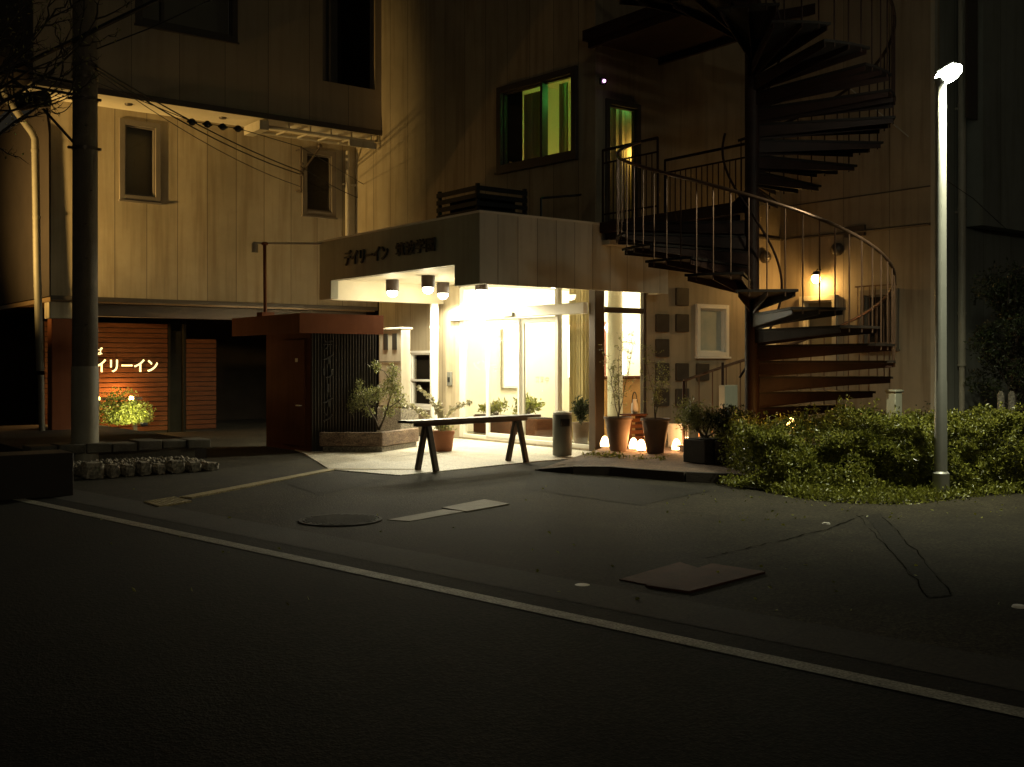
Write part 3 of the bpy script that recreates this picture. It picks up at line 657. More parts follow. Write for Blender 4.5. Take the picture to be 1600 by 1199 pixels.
# left neighbour wall + pipe
nb = thing('neighbouring_building', 'unlit dark building at the far left behind the drainpipe', 'building', 2, 21.5)
MB().box(-14, 4.3, 24.5, 25.0, 0, 9).build('wall', M['darkroom'], nb)
pp = MB(); pz = lambda x, y: at(x, y, 18.2)
pp.tube([pz(-20, 60), pz(2, 130), pz(12, 155), pz(50, 207), pz(55, 218), pz(58, 420), pz(63, 580)], .062, 12); 
for x_, y_ in ((55, 236), (57, 340), (59, 447)): c = pz(x_, y_); pp.lathe((c[0], c[1], c[2] - .02), [(.068, 0), (.068, .04)], 14)
c = pz(64, 586); pp.tube([c, pz(66, 690)], .05, 12)
tag(pp.build('drainpipe', M['dimmedpipe']), 'long cream drainpipe with an elbow at the far left', 'drainpipe')

# street tree (mostly out of frame): limbs reach in front of the pole
TR = thing('street_tree', 'bare twigged tree reaching in from the top left corner', 'tree', *at(-120, 760, 12.2)[:2])
tb = MB(); tr0 = at(-120, 760, 12.2)
trunk_top = Vector(at(-110, 240, 12.2))
tb.tube([(tr0[0], tr0[1], 0), tuple(trunk_top)], [.16, .10], 12)
tips = []
def limb(a, b, r0, depth, seed):
    a = Vector(a); b = Vector(b); L_ = (b - a).length; path = [a]; n = 5
    for i in range(1, n): path.append(a.lerp(b, i / n) + Vector((R.gauss(0, 1), R.gauss(0, 1), R.gauss(0, 1))) * L_ * .035)
    path.append(b); tb.tube([tuple(p) for p in path], [r0 * (1 - .8 * i / n) for i in range(n + 1)], 6)
    tips.append(b)
    if depth:
        for i in range(2, n + 1):
            for _ in range(2):
                d = (b - a).normalized() + Vector((R.gauss(0, .6), R.gauss(0, .6), R.gauss(.15, .6))); p = path[i]
                limb(p, p + d.normalized() * L_ * R.uniform(.18, .34), r0 * .4, depth - 1, 0)
for x_, y_, d_ in ((112, 12, 12.3), (100, 88, 12.6), (70, 40, 12.0), (108, 148, 12.5), (30, 92, 12.1), (60, -20, 12.4), (150, 30, 12.9), (20, 10, 12.6), (95, 120, 13)):
    limb(trunk_top + Vector((0, 0, R.uniform(-.3, .4))), at(x_, y_, d_), .030, 2, 0)
tb.build('trunk', M['darkbark'], TR)
lv = MB(); lv.leaves([tuple(t + Vector((R.gauss(0, .03), R.gauss(0, .03), R.gauss(0, .03)))) for t in tips if R.random() < .55 for _ in range(1)], .05, .025); lv.build('foliage', M['leaf'], TR, smooth=False, recalc=False)

# cables
def cable(pts, r, label, name='overhead_cable', sag=0, m=None, group=None):
    P = [Vector(p) for p in pts]; path = []
    for i in range(len(P) - 1):
        for k in range(10):
            t = k / 10; q = P[i].lerp(P[i + 1], t); q.z -= sag * 4 * t * (1 - t); path.append(tuple(q))
    path.append(tuple(P[-1])); b = MB(); b.tube(path, r, 6)
    return tag(b.build(name, m or M['black']), label, 'cable', group)
cable([at(-40, 130, 15.4), at(48, 95, 14.9), at(113, 64, 14.45), at(200, 22, 14.2), at(330, -40, 13.9)], .032, 'thickest black cable rising past the pole to the top edge')
cable([at(150, 77, 14.6), at(240, 42, 14.4), at(330, 0, 14.2)], .010, 'thin wire rising from the pole just below the thick cable')
cable([at(-30, 100, 14.7), at(40, 113, 14.6), at(116, 130, 14.55)], .022, 'black cable running left from the pole above the splice case')
cable([at(-30, 134, 14.7), at(50, 136, 14.6), at(116, 148, 14.55)], .020, 'black cable carrying the splice case left of the pole')
cable([at(-10, 100, 14.0), at(40, 140, 14.2), at(116, 224, 14.5)], .018, 'slanting brace wire meeting the pole at its lowest band')
cable([at(80, 172, 14.3), at(95, 176, 14.35), at(113, 160, 14.5)], .006, 'thin looped wire between splice case and pole', sag=.03)
wl = on_v(470, 268, VLW - .22)
cable([at(149, 103, 14.5), wl], .011, 'uppermost wire from the pole to the wall bracket', sag=.10)
cable([at(149, 108, 14.5), (wl[0], wl[1], wl[2] - .06)], .011, 'middle wire from the pole to the wall bracket', sag=.14)
cable([at(149, 112, 14.6), (wl[0], wl[1], wl[2] - .30)], .006, 'lowest thin wire from the pole to the wall bracket', sag=.16)
we = on_v(571, 290, VLW - .2)
bc = [at(149, 128, 14.6), at(300, 190, 15.6), at(324, 193.5, 15.8), at(348, 197.5, 16.0), at(372, 201, 16.2), at(470, 230, 17.4), we]
cable(bc, .006, 'fine wire strung with four black balls below the soffit')
cable([(wl[0], wl[1], wl[2] + .1), on_v(566, 312, VLW - .12)], .007, 'short wire from the wall bracket to the inner corner', sag=.05)
for i, (x_, y_, d_) in enumerate(((300, 191, 15.6), (324, 194.5, 15.8), (348, 198.5, 16.0), (372, 201.5, 16.2))):
    b = MB(); c = at(x_, y_, d_); b.ball(c, .055, 8, .95); b.tube([(c[0] - .07, c[1], c[2]), (c[0] + .07, c[1], c[2])], .018, 8)
    tag(b.build('wire_ball', M['black']), ['black wire ball nearest the utility pole', 'second black wire ball from the pole', 'third black wire ball from the pole', 'black wire ball farthest from the pole'][i], 'wire ball', 'black balls strung on the overhead wire')
b = MB(); c0 = at(26, 160, 14.1); c1 = at(78, 154, 14.1); cc = Vector(c1) - Vector(c0)
b.tube([tuple(Vector(c0) + cc * t) for t in (0, .04, .1, .9, .96, 1)], [.05, .10, .115, .115, .10, .05], 20)
tag(b.build('splice_case', M['black']), 'fat black cylindrical splice case hanging left of the pole', 'splice case')

# ================================================================== MAIN BLOCK
UD, VD = 11.39, 12.70
MBK = thing('hotel_main_block', 'tall cream hotel block with the glazed entrance lobby at its corner', 'building', UD, VD)
wu = rect_u(786, 896, (138, 107), (268, 245), UD - .11)           # upper side window
DZ = 2.84; vD0 = 12.83; vD1 = on_u(717, 500, UD)[1]
wl_ = rect_u(640, 676, (551, 549), (636, 636), UD)
MB().wall('u', UD, VD, 19.38, 0, 3.0, .16, [(vD0, vD1, 0.04, DZ), wl_]).build('side_wall', M['cream_u'], MBK)
def skew(o):                               # the upper storeys stand a few degrees off the grid of the entrance
    for q in (o, *o.children_recursive):
        if q.type == 'MESH':
            for v in q.data.vertices: v.co.x -= v.co.y / 6.7 * .57
        else: q.location.x -= q.location.y / 6.7 * .57
skew(MB().wall('u', UD, VD, 19.38, 3.0, 10.2, .16, [wu]).build('upper_side_wall', M['cream_u'], MBK))
wr = rect_v(947, 998, (160, 163), (225, 235), VD); wr = (wr[0], wr[1], 3.62, wr[3])
wq = rect_v(1088, 1135, (478, 478), (554, 557), VD)
uG1 = on_v(1011, 500, VD)[0]
UW = 15.93
MB().wall('v', VD, UD + .162, UW - .003, 0, 10.2, .16, [wr, wq, (UD + .17, uG1, .04, DZ)]).build('wall', M['stain'].copy(), MBK)
# this face runs along u: make its seams follow u
mm_ = mat('weathered_cream_siding_street', (.38, .31, .215), .6, var=.3, scale=.9, bump=.25, bscale=70, seam=(0, .62, .012, .1), grime=.6)
bpy.data.objects['wall.001'].data.materials[0] = mm_
W_upper = window(MBK, 'u', UD, *wu, fm=M['frame_dk'], back=None, fw=.09, mull=(wu[0] + .42 * (wu[1] - wu[0]),), proud=.05, label='dark framed two light window glowing yellow and green')
# room behind it
rm = MB(); a, b_, c_, d_ = wu
rm.quad((UD + 1.9, a - .02, c_ - .9), (UD + 1.9, b_ + .3, c_ - .9), (UD + 1.9, b_ + .3, d_ + .3), (UD + 1.9, a - .02, d_ + .3))
rm.quad((UD + .17, a - .02, d_ + .3), (UD + 1.9, a - .02, d_ + .3), (UD + 1.9, b_ + .3, d_ + .3), (UD + .17, b_ + .3, d_ + .3))
rm.quad((UD + .17, a - .02, c_ - .9), (UD + 1.9, a - .02, c_ - .9), (UD + 1.9, a - .02, d_ + .3), (UD + .17, a - .02, d_ + .3))
rm.quad((UD + .17, b_ + .3, c_ - .9), (UD + 1.9, b_ + .3, c_ - .9), (UD + 1.9, b_ + .3, d_ + .3), (UD + .17, b_ + .3, d_ + .3))
rm.quad((UD + .17, a - .02, c_ - .9), (UD + 1.9, a - .02, c_ - .9), (UD + 1.9, b_ + .3, c_ - .9), (UD + .17, b_ + .3, c_ - .9))
rm.build('room_shell', M['plaster'], W_upper, recalc=False)
def drape(face, plane, s0, s1, z0, z1, amp, waves, name, m, parent):
    n = 60; vs = []
    for i in range(n + 1):
        s_ = s0 + (s1 - s0) * i / n; t = plane + amp * math.sin(i / n * waves * 6.283) + amp * .4 * math.sin(i / n * waves * 2.3 * 6.283 + 1)
        for z in (z0, z1): vs.append((t, s_, z) if face == 'u' else (s_, t, z))
    b = MB(); b.add(vs, [(2 * i, 2 * i + 2, 2 * i + 3, 2 * i + 1) for i in range(n)]); return b.build(name, m, parent, recalc=False)
drape('u', UD + .34, a + .62 * (b_ - a) - .08, b_ - .25, c_ - .2, d_ - .1, .025, 9, 'curtain', M['curtain'], W_upper)
drape('u', UD + .40, a + .34 * (b_ - a), a + .44 * (b_ - a), c_ - .2, d_ - .05, .02, 3, 'curtain', M['curtain'], W_upper)
MB().box(UD + .9, UD + .96, a, a + .30 * (b_ - a), c_ - .2, d_ - .42).build('green_lit_panel', M['poster'], W_upper)
MB().box(UD + .17, UD + .19, a + .80 * (b_ - a), b_ + .2, c_ - .2, d_ + .1).build('darkening_board', M['darkroom'], W_upper)  # board added to keep the left of the window dark
light('green_glow', 'POINT', UD + .70, a + .08 * (b_ - a), d_ - .12, 7, (.12, 1, .18), W_upper, shadow_soft_size=.1)
light('amber_glow', 'POINT', UD + .75, a + .70 * (b_ - a), c_ - .45, 13, (1, .68, .16), W_upper, shadow_soft_size=.1)
skew(W_upper)
W_r = window(MBK, 'v', VD, *wr, fm=M['frame_dk'], back=None, fw=.06, proud=.04, label='small curtained door window behind the upper landing rail')
drape('v', VD + .34, wr[0] - .03, wr[1] + .28, wr[2], wr[3], .015, 7, 'curtain', M['curtain'], W_r)
MB().box(UD + .20, wr[1] + .3, VD + .42, VD + .45, wr[2] - .3, wr[3] + .3).box(UD + .17, UD + .199, VD + .17, VD + .45, wr[2] - .3, wr[3] + .3).box(wr[1] + .3, wr[1] + .33, VD + .17, VD + .45, wr[2] - .3, wr[3] + .3).box(UD + .20, wr[1] + .3, VD + .17, VD + .42, wr[3] + .3, wr[3] + .33).build('room_shell', M['plaster'], W_r)
light('amber_glow', 'POINT', wr[1] + .14, VD + .25, wr[3] - .7, 5, (1, .70, .2), W_r, shadow_soft_size=.1)
light('green_glow', 'POINT', wr[1] + .02, VD + .26, wr[3] + .12, 1.2, (.2, 1, .3), W_r, shadow_soft_size=.05)
window(MBK, 'v', VD, *wq, fm=M['white'], pane='frost', back='darkroom', fw=.055, proud=.05, label='white framed frosted window right of the square wall panels')
# dark double panel near column
window(MBK, 'u', UD, *wl_, fm=M['white'], pane='glass', back='darkroom', fw=.03, proud=.02, trans=((wl_[2] + wl_[3]) / 2 - .02,), label='dark two pane window behind the white canopy column')
# lobby room
lb2 = MB(); ru0, ru1, rv0, rv1 = UD + .165, 15.6, VD + .165, 17.6
lb2.quad((ru0, rv1, .03), (ru1, rv1, .03), (ru1, rv1, 2.95), (ru0, rv1, 2.95)); lb2.quad((ru1, rv0, .03), (ru1, rv1, .03), (ru1, rv1, 2.95), (ru1, rv0, 2.95))
lb2.quad((ru0, rv0, 2.95), (ru1, rv0, 2.95), (ru1, rv1, 2.95), (ru0, rv1, 2.95))
lb2.build('lobby_lining', M['plaster'], MBK, recalc=False)
MB().box(ru0, ru1, rv0, rv1, -.02, .045).build('lobby_floor', M['lobfloor'], MBK)
MB().box(UD + .28, UD + .30, VD - 0 + .17, VD + .171 + .01, 2.84, 2.95).build('lobby_trim', M['white'], MBK)
# corner post of the glazing
MB().box(UD - .03, UD + .168, VD - .03, vD0 - .005, .0, 2.62).build('corner_post', M['brownmetal'], MBK, bevel=.01)
# glazing on the door side
def vx(x): return on_u(x, 500, UD)[1]
gf = thing('glass_entrance_front', 'overexposed white framed glazing of the entrance with sliding doors', 'glass front', UD, (vD0 + vD1) / 2)
fr = MB(); X0, X1 = UD + .03, UD + .10
for xa, xb in ((717, 723), (866, 871), (921, 929)):
    v1_, v0_ = vx(xa), vx(xb); fr.box(X0 - .02, X1, v0_, v1_, .04, 2.80)
fr.box(X0, X1 - .005, vD0 + .002, vD1 - .002, .04, .10); fr.box(X0, X1 - .005, vD0 + .002, vD1 - .002, 2.76, 2.835)
fr.build('mullions', M['alu'], gf, bevel=.005)
hd = MB(); hd.box(UD - .10, UD - .004, vx(919), vx(708), 2.19, 2.37); hdo = hd.build('door_header', M['white'], gf, bevel=.012)
sn = MB(); cx_ = vx(803); sn.box(UD - .15, UD - .102, cx_ - .14, cx_ + .14, 2.20, 2.28); sn.build('door_sensor', M['binm'], hdo, bevel=.01)
def pane_u(x0, x1, z0, z1, name='pane', t=.0):
    return MB().box(UD + .06 + t, UD + .066 + t, vx(x1) + .005, vx(x0) - .005, z0, z1).build(name, M['doorglass'], gf, smooth=False)
pane_u(723, 757, .10, 2.19); pane_u(723, 866, 2.37, 2.76); pane_u(871, 921, .10, 2.76)
for i, (xa, xb, t) in enumerate(((757, 809, -.015), (808, 866, .035))):
    v1_, v0_ = vx(xa), vx(xb); b = MB(); fx0, fx1 = UD + .045 + t, UD + .085 + t
    b.box(fx0, fx1, v1_ - .085, v1_, .05, 2.185); b.box(fx0, fx1, v0_, v0_ + .05, .05, 2.185); b.box(fx0, fx1, v0_ + .05, v1_ - .085, .05, .16); b.box(fx0, fx1, v0_ + .05, v1_ - .085, 2.09, 2.185)
    dz = b.build('sliding_door', M['white'] if i == 0 else M['alu'], gf, bevel=.004)
    MB().box(UD + .06 + t, UD + .066 + t, v0_ + .052, v1_ - .087, .162, 2.088).build('pane', M['doorglass'], dz, smooth=False)
    if i == 0:
        text_mesh('デイリーイン', 'u', UD + .058 + t, vx(768), vx(792), 1.74, 1.86, 'lettering', M['letter_faint'], dz, .001)
        text_mesh('デイリーイン', 'u', UD + .058 + t, vx(768), vx(792), 1.24, 1.32, 'lettering', M['letter_faint'], dz, .001)
    else:
        text_mesh('営業中', 'u', UD + .058 + t, vx(830), vx(851), 1.06, 1.18, 'lettering', M['letter_faint'], dz, .001)
# glazing on the street side
gs = MB(); 
gs.box(UD + .172, uG1, VD + .03, VD + .09, 2.21, 2.30); gs.box(UD + .172, uG1, VD + .03, VD + .09, 2.76, 2.835); gs.box(uG1 - .05, uG1 - .002, VD + .02, VD + .1, .04, 2.76); gs.box(UD + .172, uG1 - .05, VD + .03, VD + .09, .04, .16)
gso = gs.build('side_glazing', M['brownmetal'], MBK, bevel=.004)
MB().box(UD + .175, uG1 - .052, VD + .05, VD + .056, .162, 2.208).build('pane', M['doorglass'], gso, smooth=False)
MB().box(UD + .175, uG1 - .052, VD + .05, VD + .056, 2.302, 2.758).build('pane', M['doorglass'], gso, smooth=False)
# lobby contents
def lob(x, y, u): return on_u(x, y, u)
tag(MB().lathe((12.6, 13.55, .045), [(.13, 0), (.13, 2.9)], 28).build('lobby_column', M['plaster'], smooth=True), 'round cream column inside the lobby behind the corner post', 'column')
cw = thing('lobby_curtain', 'yellow curtain hanging inside behind the ash bin', 'curtain', 12.3, 14.1); drape('u', 12.35, 13.9, 14.45, .06, 2.7, .03, 5, 'fabric', M['curtain'], cw); MB().tube([(12.35, 13.8, 2.72), (12.35, 14.5, 2.72)], .02, 8).build('curtain_rail', M['alu'], cw)
pb = thing('lobby_planter', 'low brown planter box inside the door glass', 'planter', 12.7, 16.5)
MB().box(12.3, 12.7, 15.3, 17.3, .05, .38).build('box', M['slat'], pb, bevel=.01); MB().box(12.32, 12.68, 15.32, 17.28, .38, .40).build('soil', M['soil'], pb)
shrub('lobby_fern', 'bright green fern inside behind the left glass panel', 'plant', (12.5, 16.8, .40), .3, .35, .35, 500, .09, .03, M['cover'], clump=6, z0=.02)
shrub('lobby_fern', 'leafy green plant inside seen under the bench top', 'plant', (12.5, 15.8, .40), .3, .4, .40, 700, .10, .035, M['cover'], clump=7, z0=.02)
shrub('lobby_plant', 'dark potted plant inside right behind the ash bin', 'plant', (12.0, 13.75, .40), .18, .18, .5, 600, .09, .03, M['darkleaf'], clump=6)
tag(MB().lathe((12.0, 13.75, .045), [(.11, 0), (.15, .36), (.13, .36)], 20).build('plant_pot', M['potclay']), 'brown pot of the dark plant inside behind the ash bin', 'plant pot')
ct = thing('reception_counter', 'orange wood reception counter seen past the potted saplings', 'counter', 14, 13.9)
MB().box(13.0, 15.2, 14.2, 14.6, .05, 1.12).build('front', M['woodcounter'], ct, bevel=.01); MB().box(12.95, 15.25, 14.12, 14.7, 1.12, 1.17).build('top', M['slat'], ct, bevel=.01)
tag(MB().box(13.9, 14.0, 15.3, 16.1, 1.0, 2.2).box(13.88, 13.90, 15.35, 16.05, 1.1, 2.1).build('wall_panel', M['redpanel']), 'dusty red panel inside above the reception counter', 'panel')
fp = thing('glow_added_panel', 'white poster stand given a glow behind the sliding doors', 'light panel', 13.4, 15.3)
MB().box(13.4, 13.46, 14.9, 15.6, .5, 2.3).build('frame', M['white'], fp); MB().box(13.385, 13.398, 14.95, 15.55, .55, 2.25).build('diffuser', E['panel'], fp)  # glow added to the face of the poster stand, it is no lamp
fp = thing('glow_added_panel', 'cream panel given a glow behind the far left glass', 'light panel', 13.9, 17.4)
MB().box(13.2, 13.8, 17.5, 17.56, .9, 2.1).build('frame', M['white'], fp); MB().box(13.25, 13.75, 17.485, 17.498, .95, 2.05).build('diffuser', E['panel'], fp)  # brightness put into the panel face, no lamp here
gp = thing('globe_lamp', 'bright round globe lamp over the reception counter', 'lamp', *on_v(962, 515, 14.3)[:2], on_v(962, 515, 14.3)[2])
gc = on_v(960, 512, 14.3); MB().ball(gc, .17, 12, .7).build('globe', E['globe'], gp); MB().tube([(gc[0], gc[1], gc[2] + .12), (gc[0], gc[1], 2.94)], .008, 6).build('cord', M['black'], gp)
gc = on_v(973, 568, 14.25); g2 = thing('counter_lamp', 'small bright lamp standing on the reception counter', 'lamp', gc[0], gc[1], 1.17); MB().lathe((gc[0], gc[1], 1.2), [(.05, 0), (.07, .05), (.06, .36), (.03, .4)], 16).build('lamp_shade', E['globe'], g2); MB().lathe((gc[0], gc[1], 1.17), [(.05, 0), (.02, .03)], 12).build('foot', M['black'], g2)
cr = on_u(892, 560, 12.9); g3 = thing('sconce', 'tall bright wall light inside beside the cream column', 'lamp', cr[0], cr[1], 1.2); MB().box(cr[0], cr[0] + .05, cr[1] - .07, cr[1] + .07, 1.15, 2.1).build('diffuser', E['globe'], g3)
for i, (uu, vv, p) in enumerate(((13.4, 16.1, 190), (13.0, 14.9, 210), (14.0, 13.4, 60), (14.5, 16.2, 130))):
    t = thing('ceiling_lamp', ['lobby ceiling lamp deep behind the left glass', 'lobby ceiling lamp above the sliding doors', 'lobby ceiling lamp above the street side glass', 'lobby ceiling lamp at the back of the room'][i], 'ceiling lamp', uu, vv, 2.9)
    MB().lathe((uu, vv, 2.88), [(.10, 0), (.10, .065)], 20).build('housing', M['white'], t); MB().lathe((uu, vv, 2.862), [(.075, 0), (.085, .016)], 20).build('diffuser', E['bulb'], t)
    light('lobby_glow', 'POINT', uu, vv, 2.70, p, (1, .95, .76), t, shadow_soft_size=.12)
# intercom, threshold
it = MB(); c = on_u(704, 592, UD); it.slab('u', UD, c[1] - .07, c[1] + .07, c[2] - .13, c[2] + .13, .003, .04); ito = thing('intercom', 'small grey intercom on the bright wall left of the glass', 'intercom', UD, c[1], c[2])
it.build('body', M['binm'], ito, bevel=.008); MB().slab('u', UD - .04, c[1] - .035, c[1] + .035, c[2] - .06, c[2] + .03, .002, .006).build('screen', M['black'], ito)

# square wall panels
cols = [1033, 1064, 1096]; rows = [464, 505, 544, 581.5, 621]
lay = [(1, 0, 'square dark wall panel alone at the top of the cluster'), (0, 1, 'square dark wall panel, first of the second row beside the glazing'), (1, 1, 'square dark wall panel, second of the second row'),
       (0, 2, 'square dark wall panel alone in the middle row'), (0, 3, 'square dark wall panel, first of the row of three beside the glazing'), (1, 3, 'square dark wall panel, middle of the row of three'),
       (2, 3, 'square dark wall panel, last of the row of three below the frosted window'), (0, 4, 'square dark wall panel behind the sapling in the bottom row'), (1, 4, 'square dark wall panel, second of the bottom row')]
for ci, ri, lab in lay:
    c = on_v(cols[ci], rows[ri], VD); hs = .148; n = 6; poly = []
    for (sx_, sz_) in ((1, 1), (-1, 1), (-1, -1), (1, -1)):
        for k in range(4):
            an = math.atan2(sz_, sx_) - math.pi / 4 + k / 3 * math.pi / 2; poly.append((sx_ * (hs - .02) + .02 * math.cos(an), sz_ * (hs - .02) + .02 * math.sin(an)))
    b = MB(); n = len(poly); vs = [(c[0] + p[0], VD - .003, c[2] + p[1]) for p in poly] + [(c[0] + p[0], VD - .05, c[2] + p[1]) for p in poly]
    b.add(vs, [tuple(range(n)), tuple(range(n, 2 * n))[::-1]] + [(i, (i + 1) % n, n + (i + 1) % n, n + i) for i in range(n)])
    tag(b.build('wall_panel', M['square'] if 'square' in M else M.setdefault('square', mat('dark_satin_panel', (.085, .07, .055), .3, .2, var=.4, scale=4)), base=(c[0], VD, c[2]), bevel=.004), lab, 'wall panel', 'square panels on the entrance wall')

# pink indicator light
c = on_v(940, 128, VD); t = thing('indicator_lamp', 'tiny pink lamp glowing high on the dark wall', 'lamp', c[0], VD, c[2]); MB().slab('v', VD, c[0] - .05, c[0] + .05, c[2] - .05, c[2] + .05, .003, .05).build('housing', M['black'], t); MB().ball((c[0], VD - .06, c[2]), .028, 6).build('bulb', E['pink'], t)
# inner corner dark board on wall right of upper corner
# ------------------------------------------------------------------ RIGHT WING (projects towards the street)
RW = thing('hotel_projecting_wing', 'weathered projecting hotel wing behind the spiral staircase', 'building', UW, 9.64)
wa = rect_u(1253, 1308, (466, 462), (560, 560), UW); wb = rect_u(1347, 1403, (457, 452), (546, 542), UW)
VW0 = 9.64
MB().wall('u', UW, VW0, VD, 0, 10.2, .16, [wa, wb]).build('side_wall', M['stain'], RW)
MB().wall('v', VW0, UW + .162, 26, 0, 10.2, .16, []).build('wall', M['grey_side'], RW)
zf = on_v(1560, 362, VW0)[2]
MB().box(UW + .95, 26, VW0 - .30, VW0 - .003, zf, 10.2).build('upper_bay', M['grey_side'], RW)
MB().box(UW - .02, UW + .06, VW0 - .025, VW0 + .05, 0, 10.2).build('corner_trim', M['pvc'], RW)
w_a = window(RW, 'u', UW, *wa, fm=M['pvc'], back='blind', fw=.07, proud=.06, label='pale framed window under the orange wall lamp')
w_b = window(RW, 'u', UW, *wb, fm=M['frame_grey'], back='darkroom', fw=.07, proud=.05, label='dark grilled window near the wing corner')
gb_ = MB(); a, b_, c_, d_ = wb
for k in range(7): gb_.tube([(UW - .12, a + (b_ - a) * k / 6, c_ - .05), (UW - .12, a + (b_ - a) * k / 6, d_ + .08)], .008, 6)
for z in (c_ - .05, d_ + .08): gb_.box(UW - .135, UW - .105, a - .05, b_ + .05, z - .012, z + .012)
gb_.build('grille', M['rail'], w_b)
# white box on the wall behind the stair (inner corner)
c0_ = on_v(1190, 515, VD); 
MB().slab('v', VD, c0_[0], c0_[0] + .35, 1.5, 2.05, .003, .05).build('white_box', M['white'], MBK, bevel=.01)
# conduits, vents
cd = MB(); pa = on_v(1187, 371, VD - .04); zc = pa[2]
cd.tube([(UG, VD - .035, zc) for UG in (on_v(1040, 400, VD)[0], UW - .03)], .022, 8); cd.tube([(UW - .035, VD - .04, zc), (UW - .035, VW0 + .05, zc - .02)], .022, 8)
cd.box(UW - .05, UW - .003, 10.9, 11.3, zc - .09, zc + .09)
tag(cd.build('wall_conduit', M['frame_dk']), 'thin dark conduit running level across the weathered wing wall', 'conduit')
zz = on_u(1376, 303, UW)[2]; cd2 = MB(); cd2.box(UW - .012, UW - .002, VW0 + .02, VD - .03, zz, zz + .02); cd2.build('storey_joint', M['frame_dk'], RW)
for i, (x_, y_, w_) in enumerate(((1310, 390, 'u'), (1193, 402, 'v'))):
    c = on_u(x_, y_, UW) if w_ == 'u' else on_v(x_, y_, VD); b = MB()
    prof = [(0.11, 0), (.11, .03), (.10, .09), (.06, .13), (.01, .14)]
    n = 20; vs = []
    for r_, h_ in prof:
        for k in range(n):
            an = 6.2832 * k / n
            vs.append((c[0] - h_ - .003, c[1] + r_ * math.cos(an), c[2] + r_ * math.sin(an)) if w_ == 'u' else (c[0] + r_ * math.cos(an), c[1] - h_ - .003, c[2] + r_ * math.sin(an)))
    b.add(vs, [(i_ * n + k, i_ * n + (k + 1) % n, (i_ + 1) * n + (k + 1) % n, (i_ + 1) * n + k) for i_ in range(4) for k in range(n)] + [tuple(range(n))])
    tag(b.build('vent_hood', M['frame_dk']), ['round dark vent hood above the orange wall lamp', 'round dark vent hood beside the stair post'][i], 'vent', 'round vent hoods')
# orange wall lamp
c = on_u(1275, 434, UW - .14); t = thing('wall_lamp', 'orange glowing wall lamp over the pale framed window', 'wall lamp', UW, c[1], c[2])
MB().tube([(UW - .003, c[1], c[2] + .14), (UW - .10, c[1], c[2] + .15), (UW - .14, c[1], c[2] + .08)], .012, 8).lathe((c[0], c[1], c[2] + .045), [(.075, 0), (.05, .06), (.02, .07)], 16).build('arm', M['black'], t)
MB().ball((c[0], c[1], c[2] - .02), .082, 10).build('bulb', E['orange'], t)
light('lamp_glow', 'POINT', c[0] - .03, c[1], c[2] - .10, 60, (1, .56, .16), t, shadow_soft_size=.05)
# right downpipe
rp = MB(); c = on_v(1503, 400, VW0 - .12); rp.tube([(c[0], c[1], 1.35), (c[0], c[1], 10)], .062, 16); rp.tube([(c[0], c[1], .0), (c[0], c[1], 1.38)], .048, 14)
for z in (1.36, 2.2, 3.9, 5.6): rp.lathe((c[0], c[1], z), [(.072, 0), (.072, .035)], 16)
rp.box(c[0] - .012, c[0] + .012, c[1], VW0 - .003, 3.86, 3.89); rp.box(c[0] - .012, c[0] + .012, c[1], VW0 - .003, 5.56, 5.59)
tag(rp.build('drainpipe', M['pvc']), 'straight drainpipe on the wing corner behind the street lamp', 'drainpipe')
a = on_v(1508, 0, VW0 - .3); b = on_v(1521, 0, VW0 - .3)
MB().box(a[0], b[0] + .05, VW0 - .34, VW0 - .303, on_v(1512, 185, VW0 - .3)[2], 9).build('dark_shutter_strip', M['frame_dk'], RW)
cable([on_v(1480, 283, VW0 - .35), on_v(1520, 310, VW0 - .9), on_v(1572, 358, VW0 - .5)], .006, 'thin wire sagging across the wing right of the lamp post')
cable([W2 for W2 in (on_u(1312, 125, UW - .9), on_u(1420, 214, UW - .08))], .010, 'pale stay wire slanting down from the upper stair flight', m=M['galv'])

# ------------------------------------------------------------------ ENTRANCE CANOPY
UC0, UC1, VC0, VC1, ZB, ZT, ZN = 8.86, 12.6, 12.30, 17.12, 2.52, 3.52, 2.83
CP = thing('entrance_canopy', 'boxy entrance canopy with dark sign fascia and pale ribbed front', 'canopy', UC0, VC0)
vn0, vn1 = 12.93, 16.7
MB().wall('u', UC0, VC0 + .02, VC1 - .0, ZB, ZT, .14, [(vn0, vn1, ZB - 1, ZN)]).build('sign_fascia', M['fascia'], CP)
MB().wall('v', VC0, UC0, UC1, ZB, ZT, .019, []).build('ribbed_front', M['panelwhite'], CP)
MB().box(UC0 + .142, UC1, VC0 + .021, VC0 + .16, ZB + .01, ZT - .01).build('front_beam', M['soffit'], CP)
MB().box(UC0 + .142, UD - .004, VC1 - .14, VC1, ZB, ZT - .01).build('back_beam', M['soffit'], CP)
MB().box(UC0 + .142, UD - .004, VC0 + .162, VC1 - .142, 2.87, 2.93).build('soffit', M['soffit'], CP)
MB().box(UC0 + .142, UD - .004, VC0 + .162, VC1 - .142, ZT - .1, ZT - .02).build('roof', M['roofdark'], CP)
MB().box(UC0 - .02, UC1 + .01, VC0 - .02, VC0 + .05, ZT + .001, ZT + .03).box(UC0 - .02, UC0 + .05, VC0 + .051, VC1 + .02, ZT + .001, ZT + .03).build('parapet_cap', M['alu'], CP)
MB().box(UC1 - .06, UC1, VC0 + .162, VD - .004, ZB, ZT - .01).build('end_panel', M['soffit'], CP)
sf = lambda x: on_u(x, 500, UC0)[1]
tz = lambda x, y: on_u(x, y, UC0)[2]
text_mesh('デイリーイン', 'u', UC0 - .004, sf(540), sf(607.5), tz(573, 411), tz(573, 387), 'lettering', M['letter_dk'], CP, .03, .012)
